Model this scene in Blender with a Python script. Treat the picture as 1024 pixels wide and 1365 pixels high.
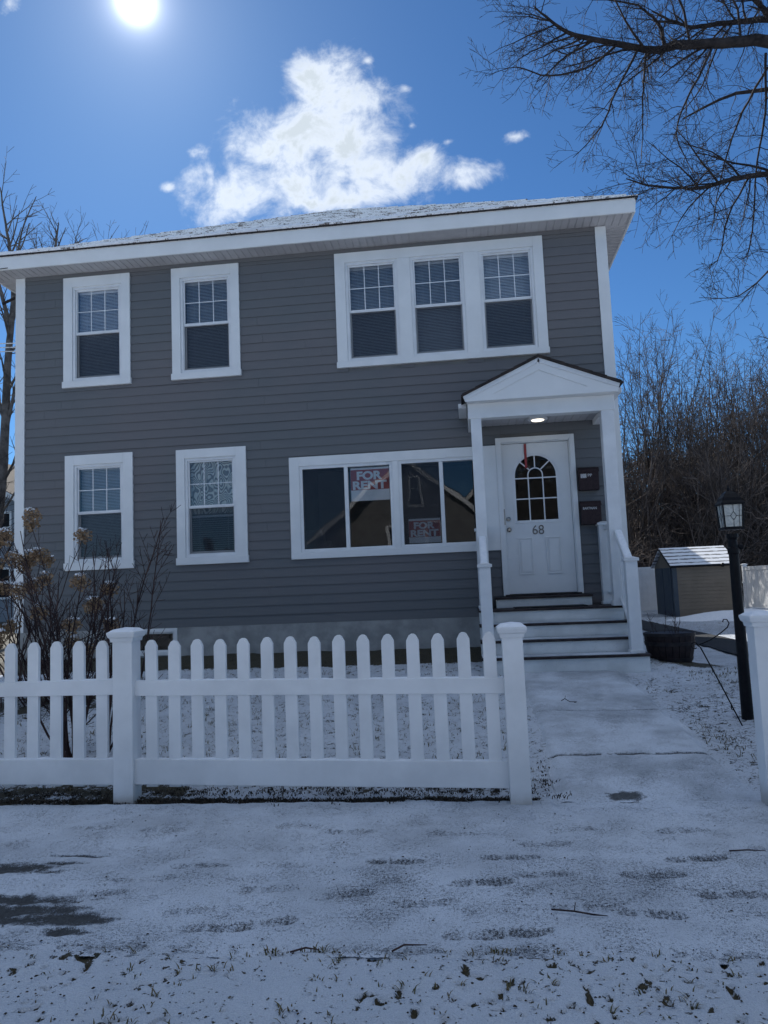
import bpy, bmesh, math, random
import numpy as np
from mathutils import Vector, Matrix
random.seed(7)
R = math.radians
PI = math.pi
S = bpy.context.scene
COL = S.collection
for o in list(bpy.data.objects):
    bpy.data.objects.remove(o, do_unlink=True)

# ------------------------------------------------------------------ camera
CAM_P, CAM_R, CAM_Y = R(5.576), R(-2.353), R(-6.300)
cp, sp = math.cos(CAM_P), math.sin(CAM_P)
cy, sy = math.cos(CAM_Y), math.sin(CAM_Y)
fw = Vector((sy * cp, cy * cp, sp))
rt0 = Vector((cy, -sy, 0))
up0 = rt0.cross(fw)
c, s = math.cos(CAM_R), math.sin(CAM_R)
rt = c * rt0 + s * up0
up = -s * rt0 + c * up0
cd = bpy.data.cameras.new('camera')
cam = bpy.data.objects.new('camera', cd)
COL.objects.link(cam)
M = Matrix.Identity(4)
for i in range(3):
    M[i][0] = rt[i]; M[i][1] = up[i]; M[i][2] = -fw[i]
M[2][3] = 1.30
cam.matrix_world = M
cd.sensor_fit = 'HORIZONTAL'
cd.sensor_width = 36
cd.lens = 36 * 1009.1 / 1024
cd.clip_start = 0.05
cd.clip_end = 3000
S.camera = cam

# ------------------------------------------------------------------ light
SUN_EL, SUN_AZ = 36.9, -24.3          # azimuth from +Y towards +X
S.view_settings.view_transform = 'Standard'
S.view_settings.look = 'None'
S.view_settings.gamma = 1
S.view_settings.exposure = 0.46
W = bpy.data.worlds.new("World")
S.world = W
W.use_nodes = True
nt = W.node_tree
N, L = nt.nodes, nt.links
N.clear()


def wmath(op, a, b=None, c_=None, clamp=False):
    n = N.new('ShaderNodeMath'); n.operation = op; n.use_clamp = clamp
    for i, v in enumerate((a, b, c_)):
        if v is None:
            continue
        if isinstance(v, (int, float)):
            n.inputs[i].default_value = v
        else:
            L.new(v, n.inputs[i])
    return n.outputs[0]


def wvec(op, a, b):
    n = N.new('ShaderNodeVectorMath'); n.operation = op
    for i, v in enumerate((a, b)):
        if v is None:
            continue
        if isinstance(v, (tuple, list)):
            n.inputs[i].default_value = v
        else:
            L.new(v, n.inputs[i])
    return n.outputs['Value'] if op in ('DOT_PRODUCT', 'LENGTH') else n.outputs[0]


sky = N.new('ShaderNodeTexSky')
sky.sky_type = 'NISHITA'
sky.sun_disc = False
sky.sun_elevation = R(SUN_EL)
sky.sun_rotation = R(SUN_AZ)
sky.altitude = 50
sky.air_density = 0.9
sky.dust_density = 0.12
sky.ozone_density = 3.5
tc = N.new('ShaderNodeTexCoord')
D = tc.outputs['Generated']
sep = N.new('ShaderNodeSeparateXYZ'); L.new(D, sep.inputs[0])
ysafe = wmath('MAXIMUM', sep.outputs[1], 0.02)
u = wmath('DIVIDE', sep.outputs[0], ysafe)
v = wmath('DIVIDE', sep.outputs[2], ysafe)
uvn = N.new('ShaderNodeCombineXYZ'); L.new(u, uvn.inputs[0]); L.new(v, uvn.inputs[1])
UV = uvn.outputs[0]


def wnoise(scale, detail, rough, off=(0, 0, 0), dist=0.0):
    ad = wvec('ADD', UV, off)
    n = N.new('ShaderNodeTexNoise'); n.inputs['Scale'].default_value = scale
    n.inputs['Detail'].default_value = detail; n.inputs['Roughness'].default_value = rough
    n.inputs['Distortion'].default_value = dist
    L.new(ad, n.inputs['Vector'])
    return n.outputs[0]


n1 = wnoise(16, 10, 0.62, (3.1, 1.7, 0), 0.3)
n2 = wnoise(60, 6, 0.6, (7.3, 2.2, 0))
blobs = [(-0.173, 0.714, 0.06, 0.047), (-0.154, 0.652, 0.088, 0.071), (-0.214, 0.614, 0.097, 0.071),
         (-0.292, 0.569, 0.074, 0.046), (-0.125, 0.571, 0.108, 0.036), (-0.168, 0.553, 0.137, 0.03),
         (-0.04, 0.584, 0.042, 0.035), (0.019, 0.556, 0.05, 0.026), (-0.354, 0.632, 0.03, 0.022),
         (-0.403, 0.583, 0.018, 0.013), (0.09, 0.606, 0.03, 0.016), (-0.056, 0.693, 0.022, 0.014),
         (-0.05, 0.637, 0.018, 0.012), (-0.65, 0.90, 0.03, 0.026), (-0.108, 0.74, 0.022, 0.018),
         (0.001, 0.609, 0.02, 0.012), (-0.34, 0.60, 0.05, 0.03)]
field = None
for k, (bx_, by_, bw, bh) in enumerate(blobs):
    df = wvec('SUBTRACT', UV, (bx_, by_, 0))
    sc = wvec('MULTIPLY', df, (1 / bw, 1 / bh, 0))
    dd = wvec('LENGTH', sc, None)
    f = wmath('SUBTRACT', 1.42 if k < 6 else (1.10 if k < 8 else 0.72), dd)
    if field is None:
        field = f
    else:
        n = N.new('ShaderNodeMath'); n.operation = 'SMOOTH_MAX'
        L.new(field, n.inputs[0]); L.new(f, n.inputs[1]); n.inputs[2].default_value = 0.25
        field = n.outputs[0]
field = wmath('MINIMUM', field, 0.85)
a = wmath('MULTIPLY_ADD', wmath('SUBTRACT', n1, 0.53), 2.5, field)
a = wmath('MULTIPLY_ADD', wmath('SUBTRACT', n2, 0.5), 0.40, a)
mr = N.new('ShaderNodeMapRange'); mr.interpolation_type = 'SMOOTHSTEP'
mr.inputs['From Min'].default_value = 0.0; mr.inputs['From Max'].default_value = 1.15
L.new(a, mr.inputs['Value'])
# unseen broken cloud overhead and behind the camera, added as fill light
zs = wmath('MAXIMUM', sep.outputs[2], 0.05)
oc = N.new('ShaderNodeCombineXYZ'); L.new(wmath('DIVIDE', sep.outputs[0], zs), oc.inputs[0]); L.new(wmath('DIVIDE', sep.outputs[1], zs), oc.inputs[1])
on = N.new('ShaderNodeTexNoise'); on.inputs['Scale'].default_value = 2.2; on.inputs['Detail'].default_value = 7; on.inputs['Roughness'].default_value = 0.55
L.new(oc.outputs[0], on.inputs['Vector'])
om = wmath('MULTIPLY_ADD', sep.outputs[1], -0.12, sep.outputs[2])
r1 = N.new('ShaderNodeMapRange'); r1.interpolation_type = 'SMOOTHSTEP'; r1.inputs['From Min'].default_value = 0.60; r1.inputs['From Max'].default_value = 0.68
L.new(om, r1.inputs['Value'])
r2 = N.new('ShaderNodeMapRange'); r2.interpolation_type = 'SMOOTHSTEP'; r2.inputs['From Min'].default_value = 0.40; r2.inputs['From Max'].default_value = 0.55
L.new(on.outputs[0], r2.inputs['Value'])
fill_mask = wmath('MULTIPLY', wmath('MULTIPLY', r1.outputs[0], r2.outputs[0]), 0.8)
front = wmath('GREATER_THAN', sep.outputs[1], 0.1)
cmask = wmath('MULTIPLY', mr.outputs[0], front)
cmask = wmath('MULTIPLY', cmask, 0.95)
mr2 = N.new('ShaderNodeMapRange'); mr2.interpolation_type = 'SMOOTHSTEP'
mr2.inputs['From Min'].default_value = 0.70; mr2.inputs['From Max'].default_value = 1.25
L.new(wmath('MULTIPLY_ADD', n1, 1.0, wmath('SUBTRACT', a, 0.5)), mr2.inputs['Value'])
ccol = N.new('ShaderNodeMix'); ccol.data_type = 'RGBA'
L.new(mr2.outputs[0], ccol.inputs['Factor'])
ccol.inputs[6].default_value = (0.76, 0.81, 0.86, 1)
ccol.inputs[7].default_value = (0.50, 0.56, 0.61, 1)
# the sun's own disc and the bright air round it
dn = wvec('NORMALIZE', D, None)
dot = wmath('MAXIMUM', wvec('DOT_PRODUCT', dn, (-0.3201, 0.7120, 0.6250)), 0.0)
g1 = wmath('MULTIPLY', wmath('POWER', dot, 9000.0), 1.8)
g2 = wmath('ADD', wmath('MULTIPLY', wmath('POWER', dot, 2200.0), 0.40), wmath('MULTIPLY', wmath('POWER', dot, 300.0), 0.10))
g3 = wmath('MULTIPLY', wmath('POWER', dot, 40.0), 0.035)
glow = wmath('ADD', wmath('ADD', g1, g2), g3)
gcol = N.new('ShaderNodeVectorMath'); gcol.operation = 'SCALE'
gcol.inputs[0].default_value = (0.96, 0.97, 1.0)
L.new(glow, gcol.inputs['Scale'])
SKYS = 0.10
ssc = N.new('ShaderNodeVectorMath'); ssc.operation = 'MULTIPLY'
L.new(sky.outputs[0], ssc.inputs[0]); ssc.inputs[1].default_value = (SKYS * 0.33, SKYS * 0.55, SKYS * 0.74)
mixc = N.new('ShaderNodeMix'); mixc.data_type = 'RGBA'
L.new(cmask, mixc.inputs['Factor']); L.new(ssc.outputs[0], mixc.inputs[6]); L.new(ccol.outputs[2], mixc.inputs[7])
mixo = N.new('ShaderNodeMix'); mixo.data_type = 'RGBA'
L.new(fill_mask, mixo.inputs['Factor']); L.new(mixc.outputs[2], mixo.inputs[6]); mixo.inputs[7].default_value = (0.68, 0.76, 0.86, 1)
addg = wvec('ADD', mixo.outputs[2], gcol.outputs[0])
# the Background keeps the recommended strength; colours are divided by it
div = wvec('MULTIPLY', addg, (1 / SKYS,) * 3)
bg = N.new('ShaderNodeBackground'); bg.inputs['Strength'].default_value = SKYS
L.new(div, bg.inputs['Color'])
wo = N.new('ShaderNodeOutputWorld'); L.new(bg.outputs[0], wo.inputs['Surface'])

sd = bpy.data.lights.new('sun', 'SUN')
sd.energy = 4.6; sd.angle = R(0.5); sd.color = (1.0, 0.95, 0.87)
so = bpy.data.objects.new('sun', sd); COL.objects.link(so)
sdir = Vector((math.sin(R(SUN_AZ)) * math.cos(R(SUN_EL)), math.cos(R(SUN_AZ)) * math.cos(R(SUN_EL)), math.sin(R(SUN_EL))))
so.rotation_euler = sdir.to_track_quat('Z', 'Y').to_euler()
so.location = (-8, 20, 30)

try:
    S.cycles.max_bounces = 8
    S.cycles.transparent_max_bounces = 16
    S.cycles.sample_clamp_indirect = 4
    S.cycles.caustics_reflective = False
    S.cycles.caustics_refractive = False
except Exception:
    pass


# ------------------------------------------------------------------ materials
class NT:
    def __init__(s_, name):
        s_.m = bpy.data.materials.new(name); s_.m.use_nodes = True
        s_.t = s_.m.node_tree; s_.n = s_.t.nodes; s_.l = s_.t.links
        s_.b = s_.n['Principled BSDF']
        s_.co = s_.n.new('ShaderNodeTexCoord').outputs['Object']

    def noise(s_, scale, detail=4, rough=0.5, vec=None, dist=0):
        n = s_.n.new('ShaderNodeTexNoise')
        n.inputs['Scale'].default_value = scale; n.inputs['Detail'].default_value = detail
        n.inputs['Roughness'].default_value = rough; n.inputs['Distortion'].default_value = dist
        s_.l.new(vec if vec is not None else s_.co, n.inputs['Vector'])
        return n.outputs[0]

    def scale(s_, v, vec=None):
        n = s_.n.new('ShaderNodeVectorMath'); n.operation = 'MULTIPLY'
        s_.l.new(vec if vec is not None else s_.co, n.inputs[0]); n.inputs[1].default_value = v
        return n.outputs[0]

    def math(s_, op, a, b=None, clamp=False):
        n = s_.n.new('ShaderNodeMath'); n.operation = op; n.use_clamp = clamp
        for i, x in enumerate((a, b)):
            if x is None: continue
            if isinstance(x, (int, float)): n.inputs[i].default_value = x
            else: s_.l.new(x, n.inputs[i])
        return n.outputs[0]

    def ramp(s_, val, lo, hi, a=0.0, b=1.0):
        n = s_.n.new('ShaderNodeMapRange'); n.interpolation_type = 'SMOOTHSTEP'
        n.inputs['From Min'].default_value = lo; n.inputs['From Max'].default_value = hi
        n.inputs['To Min'].default_value = a; n.inputs['To Max'].default_value = b
        s_.l.new(val, n.inputs['Value'])
        return n.outputs[0]

    def mix(s_, fac, c1, c2):
        n = s_.n.new('ShaderNodeMix'); n.data_type = 'RGBA'
        if isinstance(fac, (int, float)): n.inputs[0].default_value = fac
        else: s_.l.new(fac, n.inputs[0])
        for i, x in ((6, c1), (7, c2)):
            if isinstance(x, (tuple, list)): n.inputs[i].default_value = (*x[:3], 1)
            else: s_.l.new(x, n.inputs[i])
        return n.outputs[2]

    def attr(s_, name):
        n = s_.n.new('ShaderNodeAttribute'); n.attribute_name = name
        return n.outputs['Fac']

    def bump(s_, h, strength=0.3, dist=0.01):
        n = s_.n.new('ShaderNodeBump'); n.inputs['Strength'].default_value = strength
        n.inputs['Distance'].default_value = dist
        s_.l.new(h, n.inputs['Height']); s_.l.new(n.outputs[0], s_.b.inputs['Normal'])
        return n

    def col(s_, x):
        if isinstance(x, (tuple, list)): s_.b.inputs['Base Color'].default_value = (*x[:3], 1)
        else: s_.l.new(x, s_.b.inputs['Base Color'])

    def rough(s_, x):
        if isinstance(x, (int, float)): s_.b.inputs['Roughness'].default_value = x
        else: s_.l.new(x, s_.b.inputs['Roughness'])


def simple(name, c1, c2=None, rough=0.6, scale=8, bump=0.0, bscale=60, metal=0, detail=5):
    m = NT(name)
    if c2 is None: c2 = tuple(x * 0.82 for x in c1)
    m.col(m.mix(m.ramp(m.noise(scale, detail, 0.6), 0.35, 0.65), c1, c2))
    m.rough(rough); m.b.inputs['Metallic'].default_value = metal
    if bump: m.bump(m.noise(bscale, 4, 0.6), bump, 0.005)
    return m.m


MT = {}
DULL = ('dark', 'barrel', 'hoop', 'mailbox', 'tread', 'roofdark', 'bark_dark', 'bark_grey', 'twig', 'shrub', 'evergreen', 'siding', 'drive')
MT['white'] = simple('white_vinyl', (0.74, 0.75, 0.76), (0.66, 0.67, 0.68), 0.42, 3, 0.05, 30)
MT['trim'] = simple('white_trim_paint', (0.74, 0.75, 0.75), (0.69, 0.70, 0.70), 0.5, 2, 0.12, 90)
m = NT('vinyl_weathered')            # fence posts and rails: brown splash at the foot
z = m.n.new('ShaderNodeSeparateXYZ'); m.l.new(m.co, z.inputs[0])
d_ = m.ramp(m.math('ADD', z.outputs[2], m.math('MULTIPLY', m.noise(9, 5, 0.7), 0.10)), 0.03, 0.15, 1, 0)
cc = m.mix(m.ramp(m.noise(2.5, 5, 0.6), 0.35, 0.7), (0.76, 0.77, 0.78), (0.66, 0.67, 0.68))
m.col(m.mix(m.math('MULTIPLY', d_, 0.6), cc, (0.28, 0.23, 0.17))); m.rough(0.42)
m.bump(m.noise(14, 4, 0.6), 0.08, 0.004)
MT['fence'] = m.m
m = NT('grey_clapboard')
n_ = m.noise(0.55, 3, 0.5, m.scale((0.6, 1, 1)))
cc = m.mix(m.ramp(n_, 0.40, 0.62), (0.142, 0.149, 0.156), (0.164, 0.157, 0.162))
g_ = m.noise(1.0, 6, 0.7, m.scale((3, 3, 60)))
cc = m.mix(m.ramp(g_, 0.3, 0.75, 0, 0.3), cc, (0.11, 0.115, 0.12))
m.col(cc); m.rough(0.62); m.bump(m.noise(1.0, 5, 0.7, m.scale((6, 6, 140))), 0.18, 0.004)
MT['siding'] = m.m
MT['concrete'] = simple('foundation_concrete', (0.36, 0.36, 0.35), (0.24, 0.245, 0.24), 0.85, 3, 0.4, 40)
MT['tread'] = simple('dark_tread', (0.022, 0.018, 0.02), (0.05, 0.04, 0.04), 0.5, 12, 0.1)
m = NT('riser_paint')                # white risers, splashed with soil spots
cc = m.mix(m.ramp(m.noise(4, 4, 0.5), 0.3, 0.7), (0.70, 0.71, 0.70), (0.56, 0.57, 0.56))
sp_ = m.ramp(m.noise(75, 3, 0.6), 0.64, 0.70)
m.col(m.mix(m.math('MULTIPLY', sp_, 0.35), cc, (0.12, 0.10, 0.08))); m.rough(0.6)
MT['riser'] = m.m
MT['dark'] = simple('black_paint', (0.004, 0.004, 0.006), (0.008, 0.008, 0.010), 0.45, 20, 0.1)
MT['metal'] = simple('satin_nickel', (0.35, 0.34, 0.32), (0.25, 0.25, 0.24), 0.3, 40, 0, metal=1)
MT['number'] = simple('pewter_digits', (0.22, 0.20, 0.18), (0.10, 0.09, 0.085), 0.5, 40)
MT['red'] = simple('red_ribbon', (0.33, 0.035, 0.04), (0.24, 0.03, 0.03), 0.6, 30)
MT['mailbox'] = simple('brown_mailbox', (0.030, 0.020, 0.022), (0.042, 0.028, 0.030), 0.5, 30, 0.1)
MT['sticker'] = simple('paper_sticker', (0.5, 0.5, 0.5), (0.35, 0.35, 0.36), 0.6, 60)
MT['inwall'] = simple('interior_paint', (0.16, 0.16, 0.155), (0.12, 0.12, 0.12), 0.8, 2)
MT['slat'] = simple('blind_slat', (0.80, 0.81, 0.82), (0.74, 0.75, 0.77), 0.55, 10)
MT['signred'] = simple('sign_red', (0.42, 0.07, 0.06), (0.36, 0.06, 0.055), 0.5, 8)
MT['signwhite'] = simple('sign_white', (0.88, 0.88, 0.88), (0.82, 0.82, 0.82), 0.5, 8)
MT['carton'] = simple('carton', (0.32, 0.30, 0.28), (0.24, 0.23, 0.22), 0.8, 8)
MT['bark_dark'] = simple('dark_bark', (0.040, 0.034, 0.034), (0.020, 0.018, 0.020), 0.9, 6, 0.5, 40)
MT['bark_grey'] = simple('grey_bark', (0.16, 0.145, 0.135), (0.075, 0.068, 0.065), 0.9, 4, 0.5, 30)
MT['twig'] = simple('thicket_twig', (0.17, 0.14, 0.125), (0.045, 0.038, 0.036), 0.9, 0.8)
MT['shrub'] = simple('shrub_bark', (0.070, 0.045, 0.042), (0.028, 0.020, 0.022), 0.85, 8)
MT['flower'] = simple('dried_flower', (0.36, 0.25, 0.15), (0.17, 0.105, 0.06), 0.95, 22)
MT['evergreen'] = simple('evergreen_leaf', (0.022, 0.034, 0.020), (0.045, 0.042, 0.026), 0.8, 1.2)
MT['barrel'] = simple('dark_barrel_wood', (0.018, 0.013, 0.016), (0.032, 0.023, 0.023), 0.55, 14, 0.3)
MT['hoop'] = simple('barrel_hoop', (0.022, 0.020, 0.024), (0.04, 0.035, 0.035), 0.5, 14, 0.1)
MT['soil'] = simple('soil', (0.03, 0.024, 0.018), (0.012, 0.01, 0.009), 0.95, 20, 0.8, 50)
MT['shedwall'] = simple('tan_resin', (0.20, 0.165, 0.125), (0.17, 0.14, 0.105), 0.6, 2, 0.1, 20)
MT['shedblue'] = simple('slate_door', (0.035, 0.055, 0.08), (0.05, 0.07, 0.09), 0.6, 5)
MT['tanside'] = simple('tan_clapboard', (0.165, 0.162, 0.16), (0.14, 0.137, 0.135), 0.75, 2, 0.1)
MT['roofdark'] = simple('dark_shingle', (0.055, 0.045, 0.042), (0.03, 0.027, 0.027), 0.9, 7, 0.5, 30)
MT['greyside'] = simple('pale_grey_clapboard', (0.26, 0.29, 0.32), (0.22, 0.25, 0.28), 0.75, 2, 0.1)
MT['grass'] = simple('winter_grass', (0.075, 0.075, 0.03), (0.14, 0.11, 0.055), 0.9, 30)
MT['leaf'] = simple('dead_leaf', (0.045, 0.032, 0.02), (0.02, 0.017, 0.013), 0.9, 40)
MT['lampglass'] = simple('seeded_glass', (0.55, 0.55, 0.50), (0.40, 0.41, 0.39), 0.25, 45, 0.5, 80)
m = NT('curtain_moire')               # pale curtain, the screen's moire painted in as contour bands
cn = m.noise(5.0, 1.0, 0.4, m.scale((1.0, 1.0, 0.62)))
w_ = m.math('SINE', m.math('MULTIPLY', cn, 125.0))
m.col(m.mix(m.ramp(w_, -0.5, 0.6), (0.90, 0.86, 0.74), (0.30, 0.28, 0.24))); m.rough(0.8)
MT['moire_sheer'] = m.m
m = NT('porch_lamp'); m.col((0.9, 0.85, 0.8))
m.b.inputs['Emission Color'].default_value = (1.0, 0.90, 0.72, 1); m.b.inputs['Emission Strength'].default_value = 1.6
MT['lamp_on'] = m.m


def snow_mat(name, under1, under2, lo, hi, scales=(9, 38, 150), weights=(0.5, 0.35, 0.3), attr=None, bumpd=0.012, thin=0.0, bs=0.6):
    """thin snow over a ground; the ground shows through in specks and where attr is high"""
    m = NT(name)
    a = m.noise(scales[0], 3, 0.55); b = m.noise(scales[1], 4, 0.6); c_ = m.noise(scales[2], 2, 0.5)
    s1 = m.math('ADD', m.math('MULTIPLY', a, weights[0]), m.math('MULTIPLY', b, weights[1]))
    s1 = m.math('ADD', s1, m.math('MULTIPLY', c_, weights[2]))
    tot = sum(weights) * 0.5
    s1 = m.math('SUBTRACT', s1, tot)
    if attr:
        at = m.attr(attr)
        s1 = m.math('ADD', s1, at)
    cov = m.ramp(s1, lo, hi)
    und = m.mix(m.ramp(m.noise(60, 3, 0.6), 0.35, 0.65), under1, under2)
    fine = m.ramp(m.noise(260, 2, 0.6), 0.42, 0.62)
    sn = m.mix(m.math('MULTIPLY', fine, 0.35), (0.62, 0.67, 0.74), (0.38, 0.43, 0.50))
    patch = m.ramp(m.noise(1.7, 4, 0.6), 0.35, 0.7)
    sn = m.mix(m.math('MULTIPLY', patch, thin), sn, (0.30, 0.33, 0.37))
    m.col(m.mix(cov, sn, und)); m.rough(0.85)
    h = m.math('SUBTRACT', m.math('MULTIPLY', m.noise(120, 4, 0.65), 0.5), m.math('MULTIPLY', cov, 0.6))
    m.bump(h, bs, bumpd)
    return m.m


MT['snow_walk'] = snow_mat('snow_on_asphalt', (0.030, 0.032, 0.034), (0.055, 0.058, 0.06), 0.03, 0.33, (5, 70, 210), (0.30, 0.55, 0.75), 'bare', 0.014, 0.50, 1.0)
MT['snow_path'] = snow_mat('snow_on_path', (0.05, 0.055, 0.06), (0.09, 0.095, 0.10), 0.06, 0.36, (3.5, 60, 200), (0.25, 0.45, 0.65), 'bare', 0.010, 0.9, 1.0)
MT['snow_verge'] = snow_mat('snow_on_verge_grass', (0.035, 0.035, 0.018), (0.07, 0.055, 0.03), 0.15, 0.22, (14, 34, 90), (0.30, 0.95, 0.45), 'bare', 0.03, 0.15, 0.9)
MT['snow_lawn'] = snow_mat('snow_on_lawn', (0.030, 0.030, 0.020), (0.06, 0.05, 0.03), 0.08, 0.20, (10, 30, 85), (0.30, 0.60, 0.62), 'bare', 0.03, 0.30, 0.9)
MT['snow_field'] = snow_mat('snow_on_field', (0.05, 0.05, 0.03), (0.10, 0.085, 0.05), 0.12, 0.25, (0.6, 3, 14), (0.6, 0.5, 0.3), None, 0.03, 0.1)
MT['drive'] = snow_mat('driveway_asphalt', (0.028, 0.032, 0.037), (0.04, 0.044, 0.05), -0.35, -0.30, (3, 20, 120), (0.4, 0.3, 0.3), None, 0.006)
MT['snow'] = simple('snow', (0.80, 0.82, 0.86), (0.72, 0.75, 0.80), 0.8, 20, 0.5, 80)
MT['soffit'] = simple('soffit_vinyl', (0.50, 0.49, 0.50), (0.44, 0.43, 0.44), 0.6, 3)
m = NT('snowy_shingle')
a_ = m.noise(1.0, 5, 0.65, m.scale((5, 12, 12)))
b_ = m.noise(40, 4, 0.6)
cov = m.ramp(m.math('ADD', a_, m.math('MULTIPLY', m.math('SUBTRACT', b_, 0.5), 0.7)), 0.36, 0.50)
m.col(m.mix(cov, (0.16, 0.13, 0.115), (0.88, 0.89, 0.90))); m.rough(0.85); m.bump(b_, 0.5, 0.01)
MT['roof'] = m.m
m = NT('shed_roof_snow')
sp3 = m.n.new('ShaderNodeSeparateXYZ'); m.l.new(m.co, sp3.inputs[0])
band = m.math('SINE', m.math('MULTIPLY', sp3.outputs[2], 62.0))
cov = m.ramp(m.math('ADD', m.math('MULTIPLY', band, 0.35), m.noise(12, 4, 0.6, m.scale((0.5, 1, 1)))), 0.62, 0.82)
m.col(m.mix(cov, (0.80, 0.82, 0.86), (0.12, 0.12, 0.12))); m.rough(0.8)
MT['shedroof'] = m.m


def glass_mat(name, tint=0.9, boost=2.0, wav=0.0, wscale=3):
    m = bpy.data.materials.new(name); m.use_nodes = True
    t = m.node_tree; n = t.nodes; l = t.links; n.clear()
    o = n.new('ShaderNodeOutputMaterial'); mx = n.new('ShaderNodeMixShader')
    tr = n.new('ShaderNodeBsdfTransparent'); tr.inputs[0].default_value = (tint * 0.95, tint * 0.98, tint, 1)
    gl = n.new('ShaderNodeBsdfGlossy'); gl.inputs['Roughness'].default_value = 0.0
    gl.inputs[0].default_value = (0.95, 0.97, 1, 1)
    fr = n.new('ShaderNodeFresnel'); fr.inputs[0].default_value = 1.5
    mu = n.new('ShaderNodeMath'); mu.operation = 'MULTIPLY'; mu.use_clamp = True; mu.inputs[1].default_value = boost
    l.new(fr.outputs[0], mu.inputs[0]); l.new(mu.outputs[0], mx.inputs[0])
    l.new(tr.outputs[0], mx.inputs[1]); l.new(gl.outputs[0], mx.inputs[2])
    l.new(mx.outputs[0], o.inputs[0])
    if wav:
        tcn = n.new('ShaderNodeTexCoord'); nz = n.new('ShaderNodeTexNoise')
        nz.inputs['Scale'].default_value = wscale; nz.inputs['Detail'].default_value = 1
        l.new(tcn.outputs['Object'], nz.inputs['Vector'])
        b = n.new('ShaderNodeBump'); b.inputs['Strength'].default_value = 1; b.inputs['Distance'].default_value = wav
        l.new(nz.outputs[0], b.inputs['Height']); l.new(b.outputs[0], gl.inputs['Normal'])
    return m


MT['glass'] = glass_mat('window_glass', 0.95, 2.4, 0.0012, 2.5)
MT['glass_big'] = glass_mat('slider_glass', 0.92, 1.15, 0.0025, 1.6)
MT['glass_door'] = glass_mat('door_glass', 0.6, 0.45, 0.004, 9)
m = bpy.data.materials.new('insect_mesh'); m.use_nodes = True
t_ = m.node_tree; n_ = t_.nodes; n_.clear()
o_ = n_.new('ShaderNodeOutputMaterial'); mx_ = n_.new('ShaderNodeMixShader'); mx_.inputs[0].default_value = 0.46
tr_ = n_.new('ShaderNodeBsdfTransparent'); df_ = n_.new('ShaderNodeBsdfDiffuse'); df_.inputs[0].default_value = (0.05, 0.055, 0.065, 1)
t_.links.new(tr_.outputs[0], mx_.inputs[1]); t_.links.new(df_.outputs[0], mx_.inputs[2]); t_.links.new(mx_.outputs[0], o_.inputs[0])
MT['screen'] = m
m2_ = m.copy(); m2_.name = 'insect_mesh_dense'; [setattr(q.inputs[0], 'default_value', 0.50) for q in m2_.node_tree.nodes if q.type == 'MIX_SHADER']; MT['screen_dense'] = m2_


for k_ in DULL:
    MT[k_].node_tree.nodes['Principled BSDF'].inputs['Specular IOR Level'].default_value = 0.15


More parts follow.
